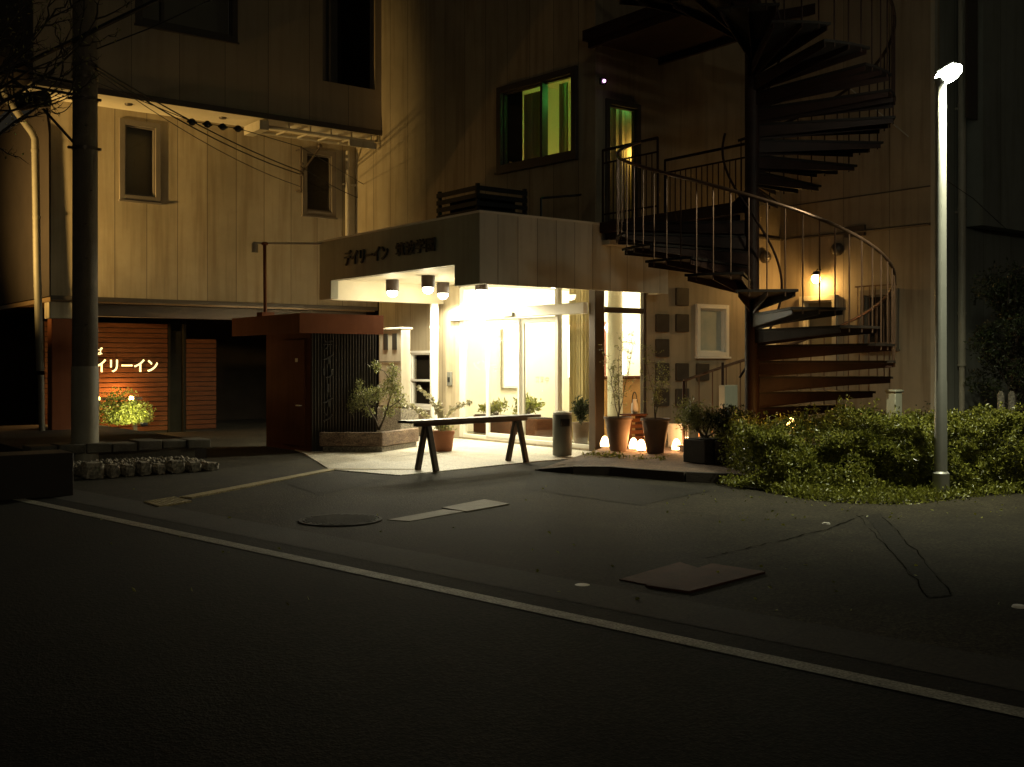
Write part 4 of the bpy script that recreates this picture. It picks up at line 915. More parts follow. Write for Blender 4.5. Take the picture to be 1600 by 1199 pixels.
text_mesh('筑波学園', 'u', UC0 - .004, sf(620), sf(681), tz(650, 397), tz(650, 375), 'lettering', M['letter_dk'], CP, .03, .0)
# column
cc_ = MB(); cc_.lathe((11.12, 16.9, .0), [(.08, 0), (.08, 2.51)], 24); cc_.lathe((11.12, 16.9, 2.05), [(.09, 0), (.09, .05)], 24)
tag(cc_.build('canopy_column', M['white']), 'slim white round column under the back of the canopy', 'column')
# hanging cylinder lamps
def can_lamp():
    t = thing('canopy_lamp', '', 'ceiling lamp', 0, 0, 0, 'cylinder lamps under the entrance canopy')
    MB().lathe((0, 0, -.20), [(.112, 0), (.115, .01), (.115, .20)], 28).build('shade', M['lampbody'], t)
    MB().ball((0, 0, -.225), .092, 10, .9).build('bulb', E['bulb'], t)
    light('lamp_glow', 'SPOT', 0, 0, -.33, 225, (1, .91, .64), t, shadow_soft_size=.08, spot_size=math.radians(172), spot_blend=.25)
    light('lamp_halo', 'POINT', 0, 0, -.33, 14, (1, .86, .50), t, shadow_soft_size=.08)
    return t
cl0 = can_lamp()
for i, (uu, vv, lab) in enumerate(((9.88, 16.35, 'cylinder lamp under the canopy farthest left above the olive tree'), (9.88, 15.2, 'middle cylinder lamp seen in the canopy opening'), (10.95, 16.35, 'cylinder lamp in the canopy opening next to the white column'), (10.95, 15.15, 'cylinder lamp mostly hidden by the fascia above the door'))):
    o = cl0 if i == 0 else copy_tree(cl0)
    place(o, uu, vv, 2.869); o['label'] = lab
# sign spotlight arm + hut pole
ar = thing('sign_spotlight', 'thin arm with a small spotlight sticking out of the canopy', 'spotlight', 8.86, 17.05, 3.47)
e = (7.75, 17.35, 3.46)
MB().tube([(8.86, 17.05, 3.50), e], .018, 8).build('arm', M['pvc'], ar); MB().lathe((e[0], e[1], e[2] - .16), [(.055, 0), (.055, .15), (.03, .18)], 16).build('lamp_head', M['pvc'], ar)
# slatted AC screen on canopy roof
sc_ = thing('rooftop_screen', 'black slatted equipment screen on the canopy roof', 'screen', 9.45, 13.2, ZT)
b = MB()
for k in range(5):
    z = ZT + .03 + k * .115
    b.box(9.45, 9.475, 13.2, 14.3, z, z + .07); b.box(9.476, 10.42, 13.2, 13.225, z, z + .07)
b.build('slats', M['black'], sc_)
for uu, vv in ((9.48, 13.23), (9.48, 14.26), (10.38, 13.23)): MB().box(uu, uu + .05, vv, vv + .05, ZT - .02, ZT + .60).build('post', M['black'], sc_)
MB().box(9.60, 10.30, 13.35, 14.15, ZT - .02, ZT + .45).build('machine_housing', M['darkroom'], sc_, bevel=.02)
rr = MB(); rr.tube([(10.45, 12.9, ZT + .42), (11.05, 12.75, ZT + .50)], .018, 6); rr.tube([(10.45, 12.9, ZT + .42), (10.45, 12.9, ZT - .02)], .018, 6); rr.tube([(11.05, 12.75, ZT + .5), (11.05, 12.66, ZT + .5)], .018, 6)
tag(rr.build('roof_guard_rail', M['black']), 'short dark guard rail on the canopy roof beside the slatted screen', 'rail')

# ------------------------------------------------------------------ STORAGE HUT, CABINET
HT = thing('storage_hut', 'red brown flat roofed hut with a corrugated dark front beside the canopy', 'hut', 7.8, 15.32)
zf0, zf1 = 1.87, 2.18
MB().box(7.55, 7.585, 15.25, 17.85, zf0, zf1).box(7.586, 9.05, 15.25, 15.285, zf0, zf1).box(7.586, 9.05, 15.286, 17.85, zf1 - .06, zf1 - .02).build('roof_fascia', M['hutred'], HT)
MB().box(7.8, 7.84, 15.36, 17.0, 0, zf1 - .062).build('side_wall', M['hutred'], HT)
MB().slab('u', 7.8, 15.55, 16.35, .08, 1.78, .003, .025).build('door', M['hutred'], HT, bevel=.004)
c = on_u(463, 563, 7.77); MB().slab('u', 7.775, c[1] - .045, c[1] + .045, c[2] - .03, c[2] + .03, .002, .004).build('sticker', M['poster'], HT)
MB().slab('u', 7.775, 15.62, 15.75, .72, .74, .002, .05).build('door_handle', M['alu'], HT)
cr_ = MB(); n = 90; uu0, uu1 = 7.80, 8.97
for i in range(n + 1):
    pass
vs = []
for i in range(n + 1):
    uu = uu0 + (uu1 - uu0) * i / n; t = .014 * (1 if (i // 2) % 2 else -1)
    vs += [(uu, 15.34 + t, .02), (uu, 15.34 + t, zf1 - .07)]
cr_.add(vs, [(2 * i, 2 * i + 2, 2 * i + 3, 2 * i + 1) for i in range(n)]); cr_.build('corrugated_front', M['corr'], HT, recalc=False, smooth=False)
MB().box(7.80, 8.97, 15.36, 15.40, .0, zf1 - .072).build('inner_lining', M['darkroom'], HT)
for i, ch in enumerate('デイリーイン'):
    yc = 539 + i * 22.5; c = on_v(512, yc, 15.30); hh = .075
    if ch == 'ー': text_mesh('ー', 'v', 15.315, c[0] - .02, c[0] + .02, c[2] - .07, c[2] + .07, 'lettering', M['letter_dk'], HT, .03, .0)
    else: text_mesh(ch, 'v', 15.315, c[0] - .085, c[0] + .085, c[2] - hh, c[2] + hh, 'lettering', M['letter_dk'], HT, .03, .01)
hp = MB(); hp.tube([(7.78, 17.0, 2.17), (7.78, 17.02, 3.40)], .03, 8); hp.lathe((7.78, 17.02, 3.40), [(.05, 0), (.06, .03), (.03, .05)], 12); hp.box(7.68, 7.9, 16.9, 17.12, 2.161, 2.26)
tag(hp.build('roof_pole', M['hutred']), 'thin red brown pole standing on the hut roof', 'pole')
CBX = thing('meter_cabinet', 'tall cream metal cabinet with two dark inspection slots', 'cabinet', 10.0, 16.6)
cu_, cv0, cv1 = 10.0, 16.25, 17.0
MB().box(cu_, cu_ + .19, cv0, cv1, .64, 2.0).build('body', M['pvc'], CBX, bevel=.01)
MB().box(cu_ - .03, cu_ + .22, cv0 - .03, cv1 + .03, 2.0, 2.035).build('cap', M['pvc'], CBX, bevel=.006)
MB().slab('u', cu_, cv0 + .02, cv1 - .02, 1.42, 1.435, .002, .008).build('seam', M['frame_dk'], CBX)
for k in (0, 1):
    va = cv0 + .14 + k * .30; MB().slab('u', cu_, va, va + .15, 1.64, 1.93, .002, .012).build('inspection_slot', M['black'], CBX, bevel=.003)
MB().box(cu_ - .02, cu_ + .35, cv0 - .02, cv1 + .05, 0, .60).build('plinth', M['concrete'], CBX, bevel=.01)
MB().box(cu_ + .02, cu_ + .17, cv0 + .03, cv1 - .03, .601, .639).build('foot', M['frame_dk'], CBX)

# sleeper planter with olive tree
A = (7.87, 15.22); B = (8.66, 14.63); C_ = (9.74, 15.26); D = (8.9, 15.28)
PLN = thing('sleeper_planter', 'low weathered timber planter box holding the olive tree', 'planter', 8.66, 14.7)
def wallpoly(a, b, z0, z1, t, name, m, parent):
    a = Vector(a); b = Vector(b); n = Vector((-(b - a).y, (b - a).x)).normalized() * t
    return MB().prism([a, b, b + n, a + n], z0, z1).build(name, m, parent, bevel=.012)
wallpoly(A, B, .10, .32, .10, 'side', M['timberbox'], PLN); wallpoly(B, C_, .10, .322, .10, 'side', M['timberbox'], PLN)
wallpoly((7.92, 15.20), (8.66, 14.66), 0, .095, .10, 'base_course', M['concrete'], PLN); wallpoly((8.67, 14.66), (9.70, 15.26), 0, .095, .10, 'base_course', M['concrete'], PLN)
MB().prism([(8.02, 15.26), (8.66, 14.78), (9.50, 15.27)], .03, .27).build('soil', M['soil'], PLN)
OT = thing('olive_tree', 'small olive tree with forked stems in the sleeper planter', 'tree', 8.82, 14.98, .27)
ob = MB(); base = Vector((8.82, 14.98, .27)); tips = []
def px(x, y, dd=0): return Vector(at(x, y, 17.4 + dd))
segs = [((592, 672), (586, 655), (577, 640), .020), ((592, 672), (600, 655), (604, 640), .018), ((577, 640), (570, 625), (562, 612), .012), ((577, 640), (585, 620), (590, 608), .012), ((604, 640), (612, 615), (610, 595), .014), ((610, 595), (600, 580), (584, 573), .008), ((610, 595), (618, 580), (612, 568), .008), ((604, 640), (622, 628), (632, 618), .01), ((562, 612), (552, 618), (548, 626), .008)]
for a, b_, c_, r_ in segs:
    ob.tube([tuple(px(*a)), tuple(px(*b_)), tuple(px(*c_))], [r_, r_ * .8, r_ * .55], 8)
cl = [((565, 622), .17, 420), ((585, 618), .15, 300), ((552, 634), .12, 220), ((612, 600), .15, 320), ((614, 580), .11, 200), ((588, 574), .08, 110), ((622, 628), .14, 300), ((606, 644), .12, 200), ((600, 612), .13, 160), ((576, 645), .10, 120), ((618, 610), .12, 200), ((560, 600), .06, 50)]
pts = []
for (x_, y_), r_, n in cl:
    c = px(x_, y_, R.uniform(-.12, .12))
    for _ in range(int(n * 1.1)):
        v = Vector((R.gauss(0, 1), R.gauss(0, 1), R.gauss(0, 1))).normalized() * (R.random() ** .4) * r_ * R.choice((1, 1, 1.25)); pts.append(tuple(c + v))
    for _ in range(9):
        v = Vector((R.gauss(0, 1), R.gauss(0, 1), R.gauss(.4, 1))).normalized() * r_; ob.tube([tuple(c), tuple(c + v)], [.004, .0015], 4)
ob.build('trunk', M['bark'], OT); MB().leaves(pts, .052, .017).build('crown', M['leaf'], OT, smooth=False, recalc=False)

# terracotta pot with arching blossom
c = at(693, 705, 17.1); FP = thing('terracotta_pot', 'terracotta pot of arching cream blossom behind the bench leg', 'plant pot', c[0], c[1])
MB().lathe((c[0], c[1], .012), [(.13, 0), (.14, .05), (.145, .055), (.165, .27), (.178, .27), (.178, .32), (.155, .32), (.15, .29)], 28).build('pot', M['terra'], FP)
fs_ = MB(); bl = MB(); fo = []
for pth in ([(690, 678), (684, 650), (676, 625), (650, 604)], [(690, 678), (672, 656), (655, 642), (637, 632)], [(694, 678), (700, 650), (712, 636), (738, 628)], [(692, 676), (690, 655), (688, 645), (686, 630)]):
    P3 = [Vector(at(x_, y_, 17.1)) for x_, y_ in pth]; fs_.tube([tuple(p) for p in P3], [.006, .005, .004, .002], 6)
    for i in range(70):
        t = .35 + .65 * i / 70; k = min(2, int(t * 3)); p = P3[k].lerp(P3[k + 1], t * 3 - k); fo.append(tuple(p + Vector((R.gauss(0, .018), R.gauss(0, .018), R.gauss(0, .018)))))
bl.leaves(fo * 2, .05, .042).build('blossom', M['flower'], FP, smooth=False, recalc=False); fs_.build('stems', M['leaf'], FP)
MB().leaves([(c[0] + R.gauss(0, .07), c[1] + R.gauss(0, .07), .33 + abs(R.gauss(0, .05))) for _ in range(160)], .07, .025, 1).build('foliage', M['leaf'], FP, smooth=False, recalc=False)

# ------------------------------------------------------------------ BENCH
pL = on_z(667, 735.7, .012); pR = on_z(808, 721.8, .012)
P1 = Vector((pL[0], pL[1], 0)); P2 = Vector((pR[0], pR[1], 0)); ax = (P2 - P1).normalized(); pr = Vector((-ax.y, ax.x, 0))
BN = thing('trestle_bench', 'long dark wooden trestle table standing before the glowing entrance', 'bench', (P1.x + P2.x) / 2, (P1.y + P2.y) / 2)
def beam(a, b, w, h, name, m, parent, side=None):
    a = Vector(a); b = Vector(b); t = (b - a).normalized(); s_ = (side or pr).normalized(); s_ = (s_ - t * s_.dot(t)).normalized(); n = t.cross(s_)
    vs = [p + s_ * w * i / 2 + n * h * j / 2 for p in (a, b) for i, j in ((-1, -1), (1, -1), (1, 1), (-1, 1))]
    return MB().add(vs, [(0, 1, 2, 3), (4, 7, 6, 5), (0, 4, 5, 1), (1, 5, 6, 2), (2, 6, 7, 3), (3, 7, 4, 0)]).build(name, m, parent, bevel=.006)
zt = .655
beam(P1 - ax * .38 + Vector((0, 0, zt)), P2 + ax * .36 + Vector((0, 0, zt)), .27, .035, 'top', M['bench'], BN)
beam(P1 - ax * .20 + Vector((0, 0, zt - .043)), P2 + ax * .18 + Vector((0, 0, zt - .043)), .08, .048, 'under_rail', M['bench'], BN)
for P_ in (P1, P2):
    for s_ in (-1, 1):
        beam(P_ + Vector((0, 0, zt - .07)) + pr * s_ * .03, P_ + pr * s_ * .175 + Vector((0, 0, .014)), .075, .055, 'leg', M['bench'], BN, side=ax)
# ash bin
c = at(878.5, 713, 16.07); AB = thing('ash_bin', 'grey cylindrical ash bin with sand top beside the doors', 'bin', c[0], c[1])
z0_ = .03
MB().lathe((c[0], c[1], z0_), [(.135, 0), (.143, .012), (.143, .60), (.138, .61)], 36).build('body', M['binm'], AB)
MB().lathe((c[0], c[1], z0_ + .611), [(.142, 0), (.142, .03), (.125, .03), (.125, .012)], 36).build('rim', M['alu'], AB)
MB().lathe((c[0], c[1], z0_ + .60), [(.12, .0), (.11, .045), (.05, .06)], 24).build('sand', M['ash'], AB)
d_ = Vector(UV(0.25, -1)).normalized(); sd = Vector((-d_.y, d_.x)); q = []
hb = MB(); pcn = Vector((c[0], c[1])) + d_ * .12
poly = [pcn + sd * .07, pcn - sd * .07, pcn - sd * .07 + d_ * .045, pcn + sd * .07 + d_ * .045]
hb.prism(poly, z0_ + .44, z0_ + .55); hb.build('snuffer_pocket', M['black'], AB, bevel=.005)

# ------------------------------------------------------------------ TERRACE: pots, lanterns, rack
def sapling_pot(x, yb, d, label, heights, lean, cushion=False):
    c = at(x, yb, d); z0 = .112; t = thing('potted_sapling', label, 'potted plant', c[0], c[1], z0)
    MB().lathe((c[0], c[1], z0), [(.115, 0), (.125, .02), (.195, .46), (.215, .465), (.215, .50), (.19, .50), (.18, .45)], 32).build('pot', M['potclay'], t)
    MB().lathe((c[0], c[1], z0 + .43), [(.18, 0), (.18, .03)], 24).build('soil', M['soil'], t)
    st = MB(); pts = []
    for h, lx in heights:
        p = Vector((c[0], c[1], z0 + .45)); path = [p.copy()]; rad = [.008]
        n = 9
        for i in range(n):
            p = p + Vector((CB * lx / n + R.gauss(0, .012), -SB * lx / n + R.gauss(0, .012), h / n)); path.append(p.copy()); rad.append(.008 * (1 - i / (n + 1)))
            if i > 1:
                for _ in range(3):
                    dv = Vector((R.gauss(0, 1), R.gauss(0, 1), R.gauss(.5, .5))).normalized() * R.uniform(.06, .16); st.tube([tuple(p), tuple(p + dv)], [.003, .001], 4)
                    for _ in range(8): pts.append(tuple(p + dv * R.uniform(.4, 1.15) + Vector((R.gauss(0, .018), R.gauss(0, .018), R.gauss(0, .018)))))
        st.tube([tuple(q) for q in path], rad, 6)
    st.build('stems', M['bark'], t); MB().leaves(pts, .034, .016).build('foliage', M['leaf'], t, smooth=False, recalc=False)
    return t
sapling_pot(966, 708, 15.9, 'tall sapling in a tapered brown pot next to the corner post', [(1.15, .05), (.95, -.18), (1.25, .16), (.7, -.05)], 0)
sapling_pot(1024, 714, 15.5, 'tall sapling in a tapered dark pot standing nearer the street', [(1.05, -.12), (.8, .12), (.95, -.02), (.65, .2)], 0)
rkx = at(990, 690, 16.5); SR = thing('slatted_stool', 'red brown slatted wooden crate between the two sapling pots', 'crate', rkx[0], rkx[1], .112)
for k in range(5): MB().box(rkx[0] - .17, rkx[0] + .17, rkx[1] - .12, rkx[1] - .10, .15 + k * .09, .205 + k * .09).build('slat', M['slat'], SR, bevel=.004)
for a_ in (-.16, .13): MB().box(rkx[0] + a_, rkx[0] + a_ + .03, rkx[1] - .098, rkx[1] + .10, .112, .60).build('upright', M['slat'], SR)
MB().box(rkx[0] - .18, rkx[0] + .18, rkx[1] - .13, rkx[1] + .12, .605, .63).build('top', M['slat'], SR, bevel=.004)
vz = thing('white_vase', 'small white vase with a dark hooped handle on the slatted crate', 'vase', rkx[0], rkx[1], .631)
MB().lathe((rkx[0] + .02, rkx[1], .631), [(.04, 0), (.055, .05), (.05, .14), (.03, .2), (.035, .22)], 20).build('body', M['white'], vz)
MB().tube([(rkx[0] + .02 - .05 * math.cos(t), rkx[1], .80 + .16 * math.sin(t)) for t in [math.pi * k / 10 for k in range(11)]], .009, 6).build('handle', M['black'], vz)
def lantern(x, y, d, label, power, sc=1.0):
    c = at(x, y, d); z0 = .112; t = thing('ground_lantern', label, 'lantern', c[0], c[1], z0, 'small glowing lanterns on the terrace')
    MB().lathe((c[0], c[1], z0), [(.05 * sc, 0), (.05 * sc, .015)], 16).build('base', M['black'], t)
    MB().lathe((c[0], c[1], z0 + .016), [(.065 * sc, 0), (.07 * sc, .05), (.045 * sc, .13 * sc), (.02, .16 * sc)], 16).build('lamp_shade', E['lantern'], t)
    light('lantern_glow', 'POINT', c[0] - .05, c[1] - .13, z0 + .16, power, (1, .46, .14), t, shadow_soft_size=.05)
lantern(990, 700, 16.1, 'glowing lantern right beside the first sapling pot', 8.0); lantern(1002, 703, 15.8, 'glowing lantern touching the second sapling pot', 8.0)
lantern(1057, 700, 15.9, 'glowing lantern alone right of the second sapling pot', 9.0); lantern(945, 697, 16.5, 'glowing lantern hidden between corner post and first pot', 3)
lantern(1073, 692, 16.3, 'glowing lantern half behind the bushy planter', 6)
wp = at(1060, 690, 16.7); tag(MB().lathe((wp[0], wp[1], .112), [(.16, 0), (.17, .36), (.15, .36), (.145, .33)], 28).build('white_pot', M['white']), 'plain white pot against the wall behind the lanterns', 'pot')
shrub('trailing_plant', 'thin leafy plant trailing over the white pot', 'plant', (wp[0] + .1, wp[1] - .1, .42), .22, .2, .22, 260, .05, .022, M['leaf'], clump=5)
# bushy dark planters
bp = at(1118, 735, 14.0)
for i, (x_, d_, lab) in enumerate(((1100, 14.0, 'dark square planter with a bushy shrub at the terrace end'), (1150, 13.7, 'dark square planter tight against the stair post'))):
    c = at(x_, 735, d_); t = thing('square_planter', lab, 'planter', c[0], c[1], .117)
    MB().box(c[0] - .19, c[0] + .19, c[1] - .19, c[1] + .19, .117, .42).build('box', M['kerb'], t, bevel=.012); MB().box(c[0] - .17, c[0] + .17, c[1] - .17, c[1] + .17, .421, .43).build('soil', M['soil'], t)
    shrub('bushy_shrub', ['bushy green shrub growing in the terrace end planter', 'bushy dark shrub growing behind the stair post'][i], 'shrub', (c[0], c[1], .43), .36, .36, .62 if i == 0 else .5, 2200, .05, .02, M['leaf'] if i == 0 else M['darkleaf'], clump=12)
# grass weeds at pots
wdg = MB(); pts = []
for x_, y_ in ((925, 712), (950, 714), (970, 716), (1000, 718), (1030, 719), (960, 713), (940, 713)):
    c = on_z(x_, y_, .112)
    for _ in range(45): pts.append((c[0] + R.gauss(0, .07), c[1] + R.gauss(0, .05), .115 + abs(R.gauss(0, .02))))
tag(wdg.leaves(pts, .045, .022).build('terrace_weeds', M['cover'], smooth=False, recalc=False), 'low green weeds growing along the foot of the sapling pots', 'weeds', kind='stuff')
# grey meter box on leg near stair
c = at(1138, 620, 15.8); t = thing('control_box', 'grey box on a thin leg behind the stair post', 'control box', c[0], c[1])
MB().box(c[0] - .14, c[0] + .14, c[1] - .06, c[1] + .06, c[2] - .17, c[2] + .17).build('box', M['fascia'], t, bevel=.01); MB().tube([(c[0] - .09, c[1] + .03, 0.1), (c[0] - .09, c[1] + .03, c[2] + .5)], .02, 8).build('leg', M['stair'], t)

# ------------------------------------------------------------------ SPIRAL STAIRCASE
SD = 14.2; SC = at(1175, 500, SD); cu, cv = SC[0], SC[1]; RS = 212 * SD / F
ST = thing('spiral_staircase', 'rust dark steel spiral staircase with curved handrail on a round post', 'spiral staircase', cu, cv)
def sp(theta, r, z):                      # theta in degrees, measured in the world frame
    a = math.radians(theta) - PHI; return (cu + r * math.cos(a), cv + r * math.sin(a), z)
MB().lathe((cu, cv, 0), [(.093, 0), (.093, 10.2)], 28).build('post', M['stair'], ST)
MB().lathe((cu, cv, 0), [(.22, 0), (.22, .03), (.10, .035)], 24).build('base_plate', M['stair'], ST)
RISE, STEP = .205, 20.0
def make_tread(theta, z):
    w0 = 11.5
    outer = [sp(theta + a, RS, z) for a in (-w0, -w0 / 2, 0, w0 / 2, w0)]
    inner = [sp(theta + a * 2.0, .10, z) for a in (w0, -w0)]
    poly = [(p[0], p[1]) for p in outer] + [(p[0], p[1]) for p in inner]
    t = MB().prism(poly, z - .03, z).build('tread', M['tread'], ST)
    lead = [sp(theta + a, r, 0) for a, r in ((-w0 + .8, RS - .02), (-w0 * 1.7, .13))]       # folded front plate and tapered bracket
    b = MB()
    for a_ in (-w0 + 1.0, 0, w0 - 1.0):
        p0 = sp(theta + a_ * 1.7, .095, 0); p1 = sp(theta + a_, RS - .03, 0); d = Vector((p1[0] - p0[0], p1[1] - p0[1])).normalized(); n = Vector((-d.y, d.x)) * .006
        deep = .185 if a_ == 0 else .15
        vs = []
        for s_ in (-1, 1):
            for (q, zz_) in ((p0, z - .031), (p1, z - .031), (p1, z - .085), (p0, z - .031 - deep)): vs.append((q[0] + n.x * s_, q[1] + n.y * s_, zz_))
        b.add(vs, [(0, 1, 2, 3), (7, 6, 5, 4), (0, 4, 5, 1), (1, 5, 6, 2), (2, 6, 7, 3), (3, 7, 4, 0)])
    b.build('tread_bracket', M['stair'], t)
def th_of(k, th0): return th0 - STEP * (k - 1)
TH1 = 103.0
for k in range(1, 17): make_tread(th_of(k, TH1), RISE * k)
TH2 = 76.0; FL = 3.55
for k in range(1, 15): make_tread(th_of(k, TH2), FL + .2 * k)
def railpath(th0, z_of, ths): return [sp(t, RS - .015, z_of(t)) for t in ths]
z1f = lambda t: RISE * (1 + (TH1 - t) / STEP) + 1.02
z2f = lambda t: FL + .2 * (1 + (TH2 - t) / STEP) + 1.02
def arange(a, b, s):
    out = []; x = a
    while (x >= b if s < 0 else x <= b): out.append(x); x += s
    return out
ths1 = arange(TH1 + 8, -222, -4); ths2 = arange(TH2 + 8, -194, -4)
MB().tube(railpath(TH1, z1f, ths1), .021, 10).build('handrail', M['rail'], ST)
MB().tube(railpath(TH2, z2f, ths2), .021, 10).build('handrail', M['stair'], ST)
MB().tube([sp(t, .38, z1f(t) - .02) for t in arange(TH1, -215, -6)], .016, 8).build('inner_handrail', M['stair'], ST)
MB().tube([sp(t, .38, z2f(t) - .02) for t in arange(TH2, -190, -6)], .016, 8).build('inner_handrail', M['stair'], ST)
nb_ = 0
for (th0, zf, n, m_) in ((TH1, z1f, 48, M['rail']), (TH2, z2f, 41, M['stair'])):
    for k in range(n):
        t = th0 + 6.6 - k * 6.6667; tr = round((th0 - t) / STEP); z = (RISE if th0 == TH1 else .2) * (tr + 1) + (0 if th0 == TH1 else FL)
        MB().tube([sp(t, RS - .015, z - .08), sp(t, RS - .015, zf(t))], .0095, 6).build('baluster', m_, ST); nb_ += 1
# stays between post and lower rail start (newel)
MB().tube([sp(TH1 + 8, RS - .015, 0), sp(TH1 + 8, RS - .015, z1f(TH1 + 8))], .022, 8).build('newel', M['stair'], ST)

# landings that join the stair to the building
def landing(z, label, uL, uR, vw, rails=True, th=.16, near=None):
    t = thing('stair_landing', label, 'landing', (uL + uR) / 2, vw, z - th)
    poly = [(uL, vw), (uL, cv + .02)]
    # outer edge follows the stair circle from straight back to the right side
    arc = []
    a0 = math.asin(min(1, (uR - cu) / RS)); 
    poly = [(uL, vw), (uL, cv + .11), (cu + .09, cv + .11)]
    for k in range(9):
        a = math.radians(34) + (math.acos((uR - cu) / RS) - math.radians(34)) * k / 8; poly.append((cu + RS * math.cos(a) * (1 if k else 1), cv + RS * math.sin(a)))
    poly = [p for p in poly if p[0] <= uR + 1e-6] + [(uR, vw)]
    MB().prism(poly[::-1], z - th, z).build('platform', M['stair'], t)
    b = MB()
    b.box(uL + .1, uL + .16, cv + .3, vw - .02, z - th - .10, z - th - .001); b.box(uR - .16, uR - .1, cv + 1.3, vw - .02, z - th - .10, z - th - .001); b.build('joist', M['stair'], t)
    if rails:
        for uu, v0, v1, nm in ((uL + .03, cv + 1.72, vw - .04, 'l'), (uR - .03, cv + 1.2, vw - .04, 'r')):
            r_ = MB(); r_.tube([(uu, v0, z + 1.1), (uu, v1, z + 1.1)], .022, 8); rl_ = r_.build('guard_rail', M['stair'], t)
            for zz_ in (.90, .12): MB().tube([(uu, v0, z + zz_), (uu, v1, z + zz_)], .014, 6).build('cross_bar', M['stair'], rl_)
            n = max(3, int((v1 - v0) / .11))
            for k in range(n + 1):
                vv = v0 + (v1 - v0) * k / n; rr_ = .02 if k in (0, n) else .009
                MB().tube([(uu, vv, z), (uu, vv, z + (1.1 if k in (0, n) else .90))], rr_, 6).build('baluster', M['stair'], rl_)
    return t
landing(FL, 'first floor steel landing bridging from the stair to the wall', 11.1, 12.5, 12.28)
landing(6.58, 'upper steel landing at the top edge above the stair', 11.1, 12.9, 12.68, rails=False)
# pale strip coloured as the lit surface seen below the landing
gt = MB(); gt.box(11.15, 12.3, 12.12, 12.28, FL - .34, FL - .27); tag(gt.build('lit_look_strip', M['pvc']), 'pale strip coloured as the lit surface under the first floor landing', 'gutter')

# ------------------------------------------------------------------ HEDGE, TREES, LAMP POST (right)
hf = [(1172, 12.3), (1215, 12.05), (1270, 11.85), (1340, 11.7), (1420, 11.65), (1500, 11.7), (1580, 11.8), (1680, 12.0), (1800, 12.3)]
HF = [Vector((((x - 800) / F) * d, d)) for x, d in hf]
HG = thing('hedge', 'clipped green hedge lit by the street lamp', 'hedge', *UV(HF[4].x, HF[4].y + .8))
import mathutils.noise as mn
def hh(p): return (.62 if p.x < 3.4 else .70) + .20 * mn.noise(Vector((p.x * 1.1, p.y * 1.3, 0))) + .12 * mn.noise(Vector((p.x * 3.2, p.y * 3.2, 3)))
pts = []; depth = 2.1
segL = [(HF[i + 1] - HF[i]).length for i in range(len(HF) - 1)]; tot = sum(segL)
def along(s_):
    for i, l in enumerate(segL):
        if s_ <= l or i == len(segL) - 1: return HF[i].lerp(HF[i + 1], min(1, s_ / l))
        s_ -= l
for _ in range(26000):                     # front face
    p = along(R.random() * tot); off = .10 * mn.noise(Vector((p.x * 2, 0, R.random()))) + abs(R.gauss(0, .05)); z = R.random() ** .8 * hh(p)
    bulge = .34 * (z / .75) ** 1.3 - .26
    pp_ = Vector((p.x, p.y + off + bulge + .30 * mn.noise(Vector((p.x * 2.2, 0, z * 3.2))) + .14 * mn.noise(Vector((p.x * 6, 4, z * 7))))); pts.append((*UV(pp_.x, pp_.y), z))
for _ in range(24000):                     # top
    p = along(R.random() * tot); q = Vector((p.x, p.y + R.random() ** 1.3 * depth)); z = hh(q) - abs(R.gauss(0, .04)) + (.05 if R.random() < .05 else 0); pts.append((*UV(q.x, q.y), z))
for _ in range(3000):                     # left end
    q = HF[0] + Vector((R.gauss(0, .05), R.random() * depth)); pts.append((*UV(q.x, q.y), R.random() * hh(q)))
for _ in range(170):                      # stray shoots
    p = along(R.random() * tot); q = Vector((p.x, p.y + R.uniform(-.15, 1.2))); b0 = hh(q) - .05; dx, dy, L_ = R.gauss(0, .25), R.gauss(0, .25), R.uniform(.08, .26)
    for k in range(14): t_ = k / 14; pts.append((*UV(q.x + dx * L_ * t_ + R.gauss(0, .006), q.y + dy * L_ * t_), b0 + L_ * t_))
MB().leaves(pts, .046, .026).build('foliage', M['hedge'], HG, smooth=False, recalc=False)
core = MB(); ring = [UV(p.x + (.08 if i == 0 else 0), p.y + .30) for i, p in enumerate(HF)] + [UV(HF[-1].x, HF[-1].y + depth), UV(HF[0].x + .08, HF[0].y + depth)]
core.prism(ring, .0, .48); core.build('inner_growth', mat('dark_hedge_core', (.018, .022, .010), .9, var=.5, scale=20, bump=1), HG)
# ground cover in front
gc_ = MB(); pts = []
fr_ = [(1120, 757), (1190, 767), (1240, 777), (1310, 786), (1400, 789), (1480, 782), (1560, 773), (1640, 768), (1800, 762)]
FRt = [Vector(((x - 800) / F * (HC * F / (y - YH)), HC * F / (y - YH))) for x, y in fr_]
for _ in range(15000):
    i = R.randrange(len(FRt) - 1); t = R.random(); a = FRt[i].lerp(FRt[i + 1], t); 
    dd = R.random(); back = 12.0 if a.x < 2.9 else 11.8; q = Vector((a.x * (1 + (dd ** 1.2) * .02), a.y + (back - a.y) * dd + R.gauss(0, .03)))
    if i == 0 and R.random() < .7: continue
    pts.append((*UV(q.x, q.y), .01 + abs(R.gauss(0, .03)) + dd * .12 * R.random()))
for _ in range(400):
    i = R.randrange(1, len(FRt) - 1); a = FRt[i].lerp(FRt[i + 1], R.random()); pts.append((*UV(a.x + R.gauss(0, .05), a.y - abs(R.gauss(0, .07))), .012))
gc_.leaves(pts, .040, .024, .8)
tag(gc_.build('ground_cover', M['cover'], smooth=False, recalc=False), 'yellow green creeping ground cover along the foot of the hedge', 'ground cover', kind='stuff')
bedm = MB(); bedm.prism([UV(p.x, p.y + .05) for p in FRt] + [UV(9, 17), UV(3.0, 15)], -.01, .010); struct(bedm.build('hedge_bed', M['soil'], base=(0, 0, 0)))
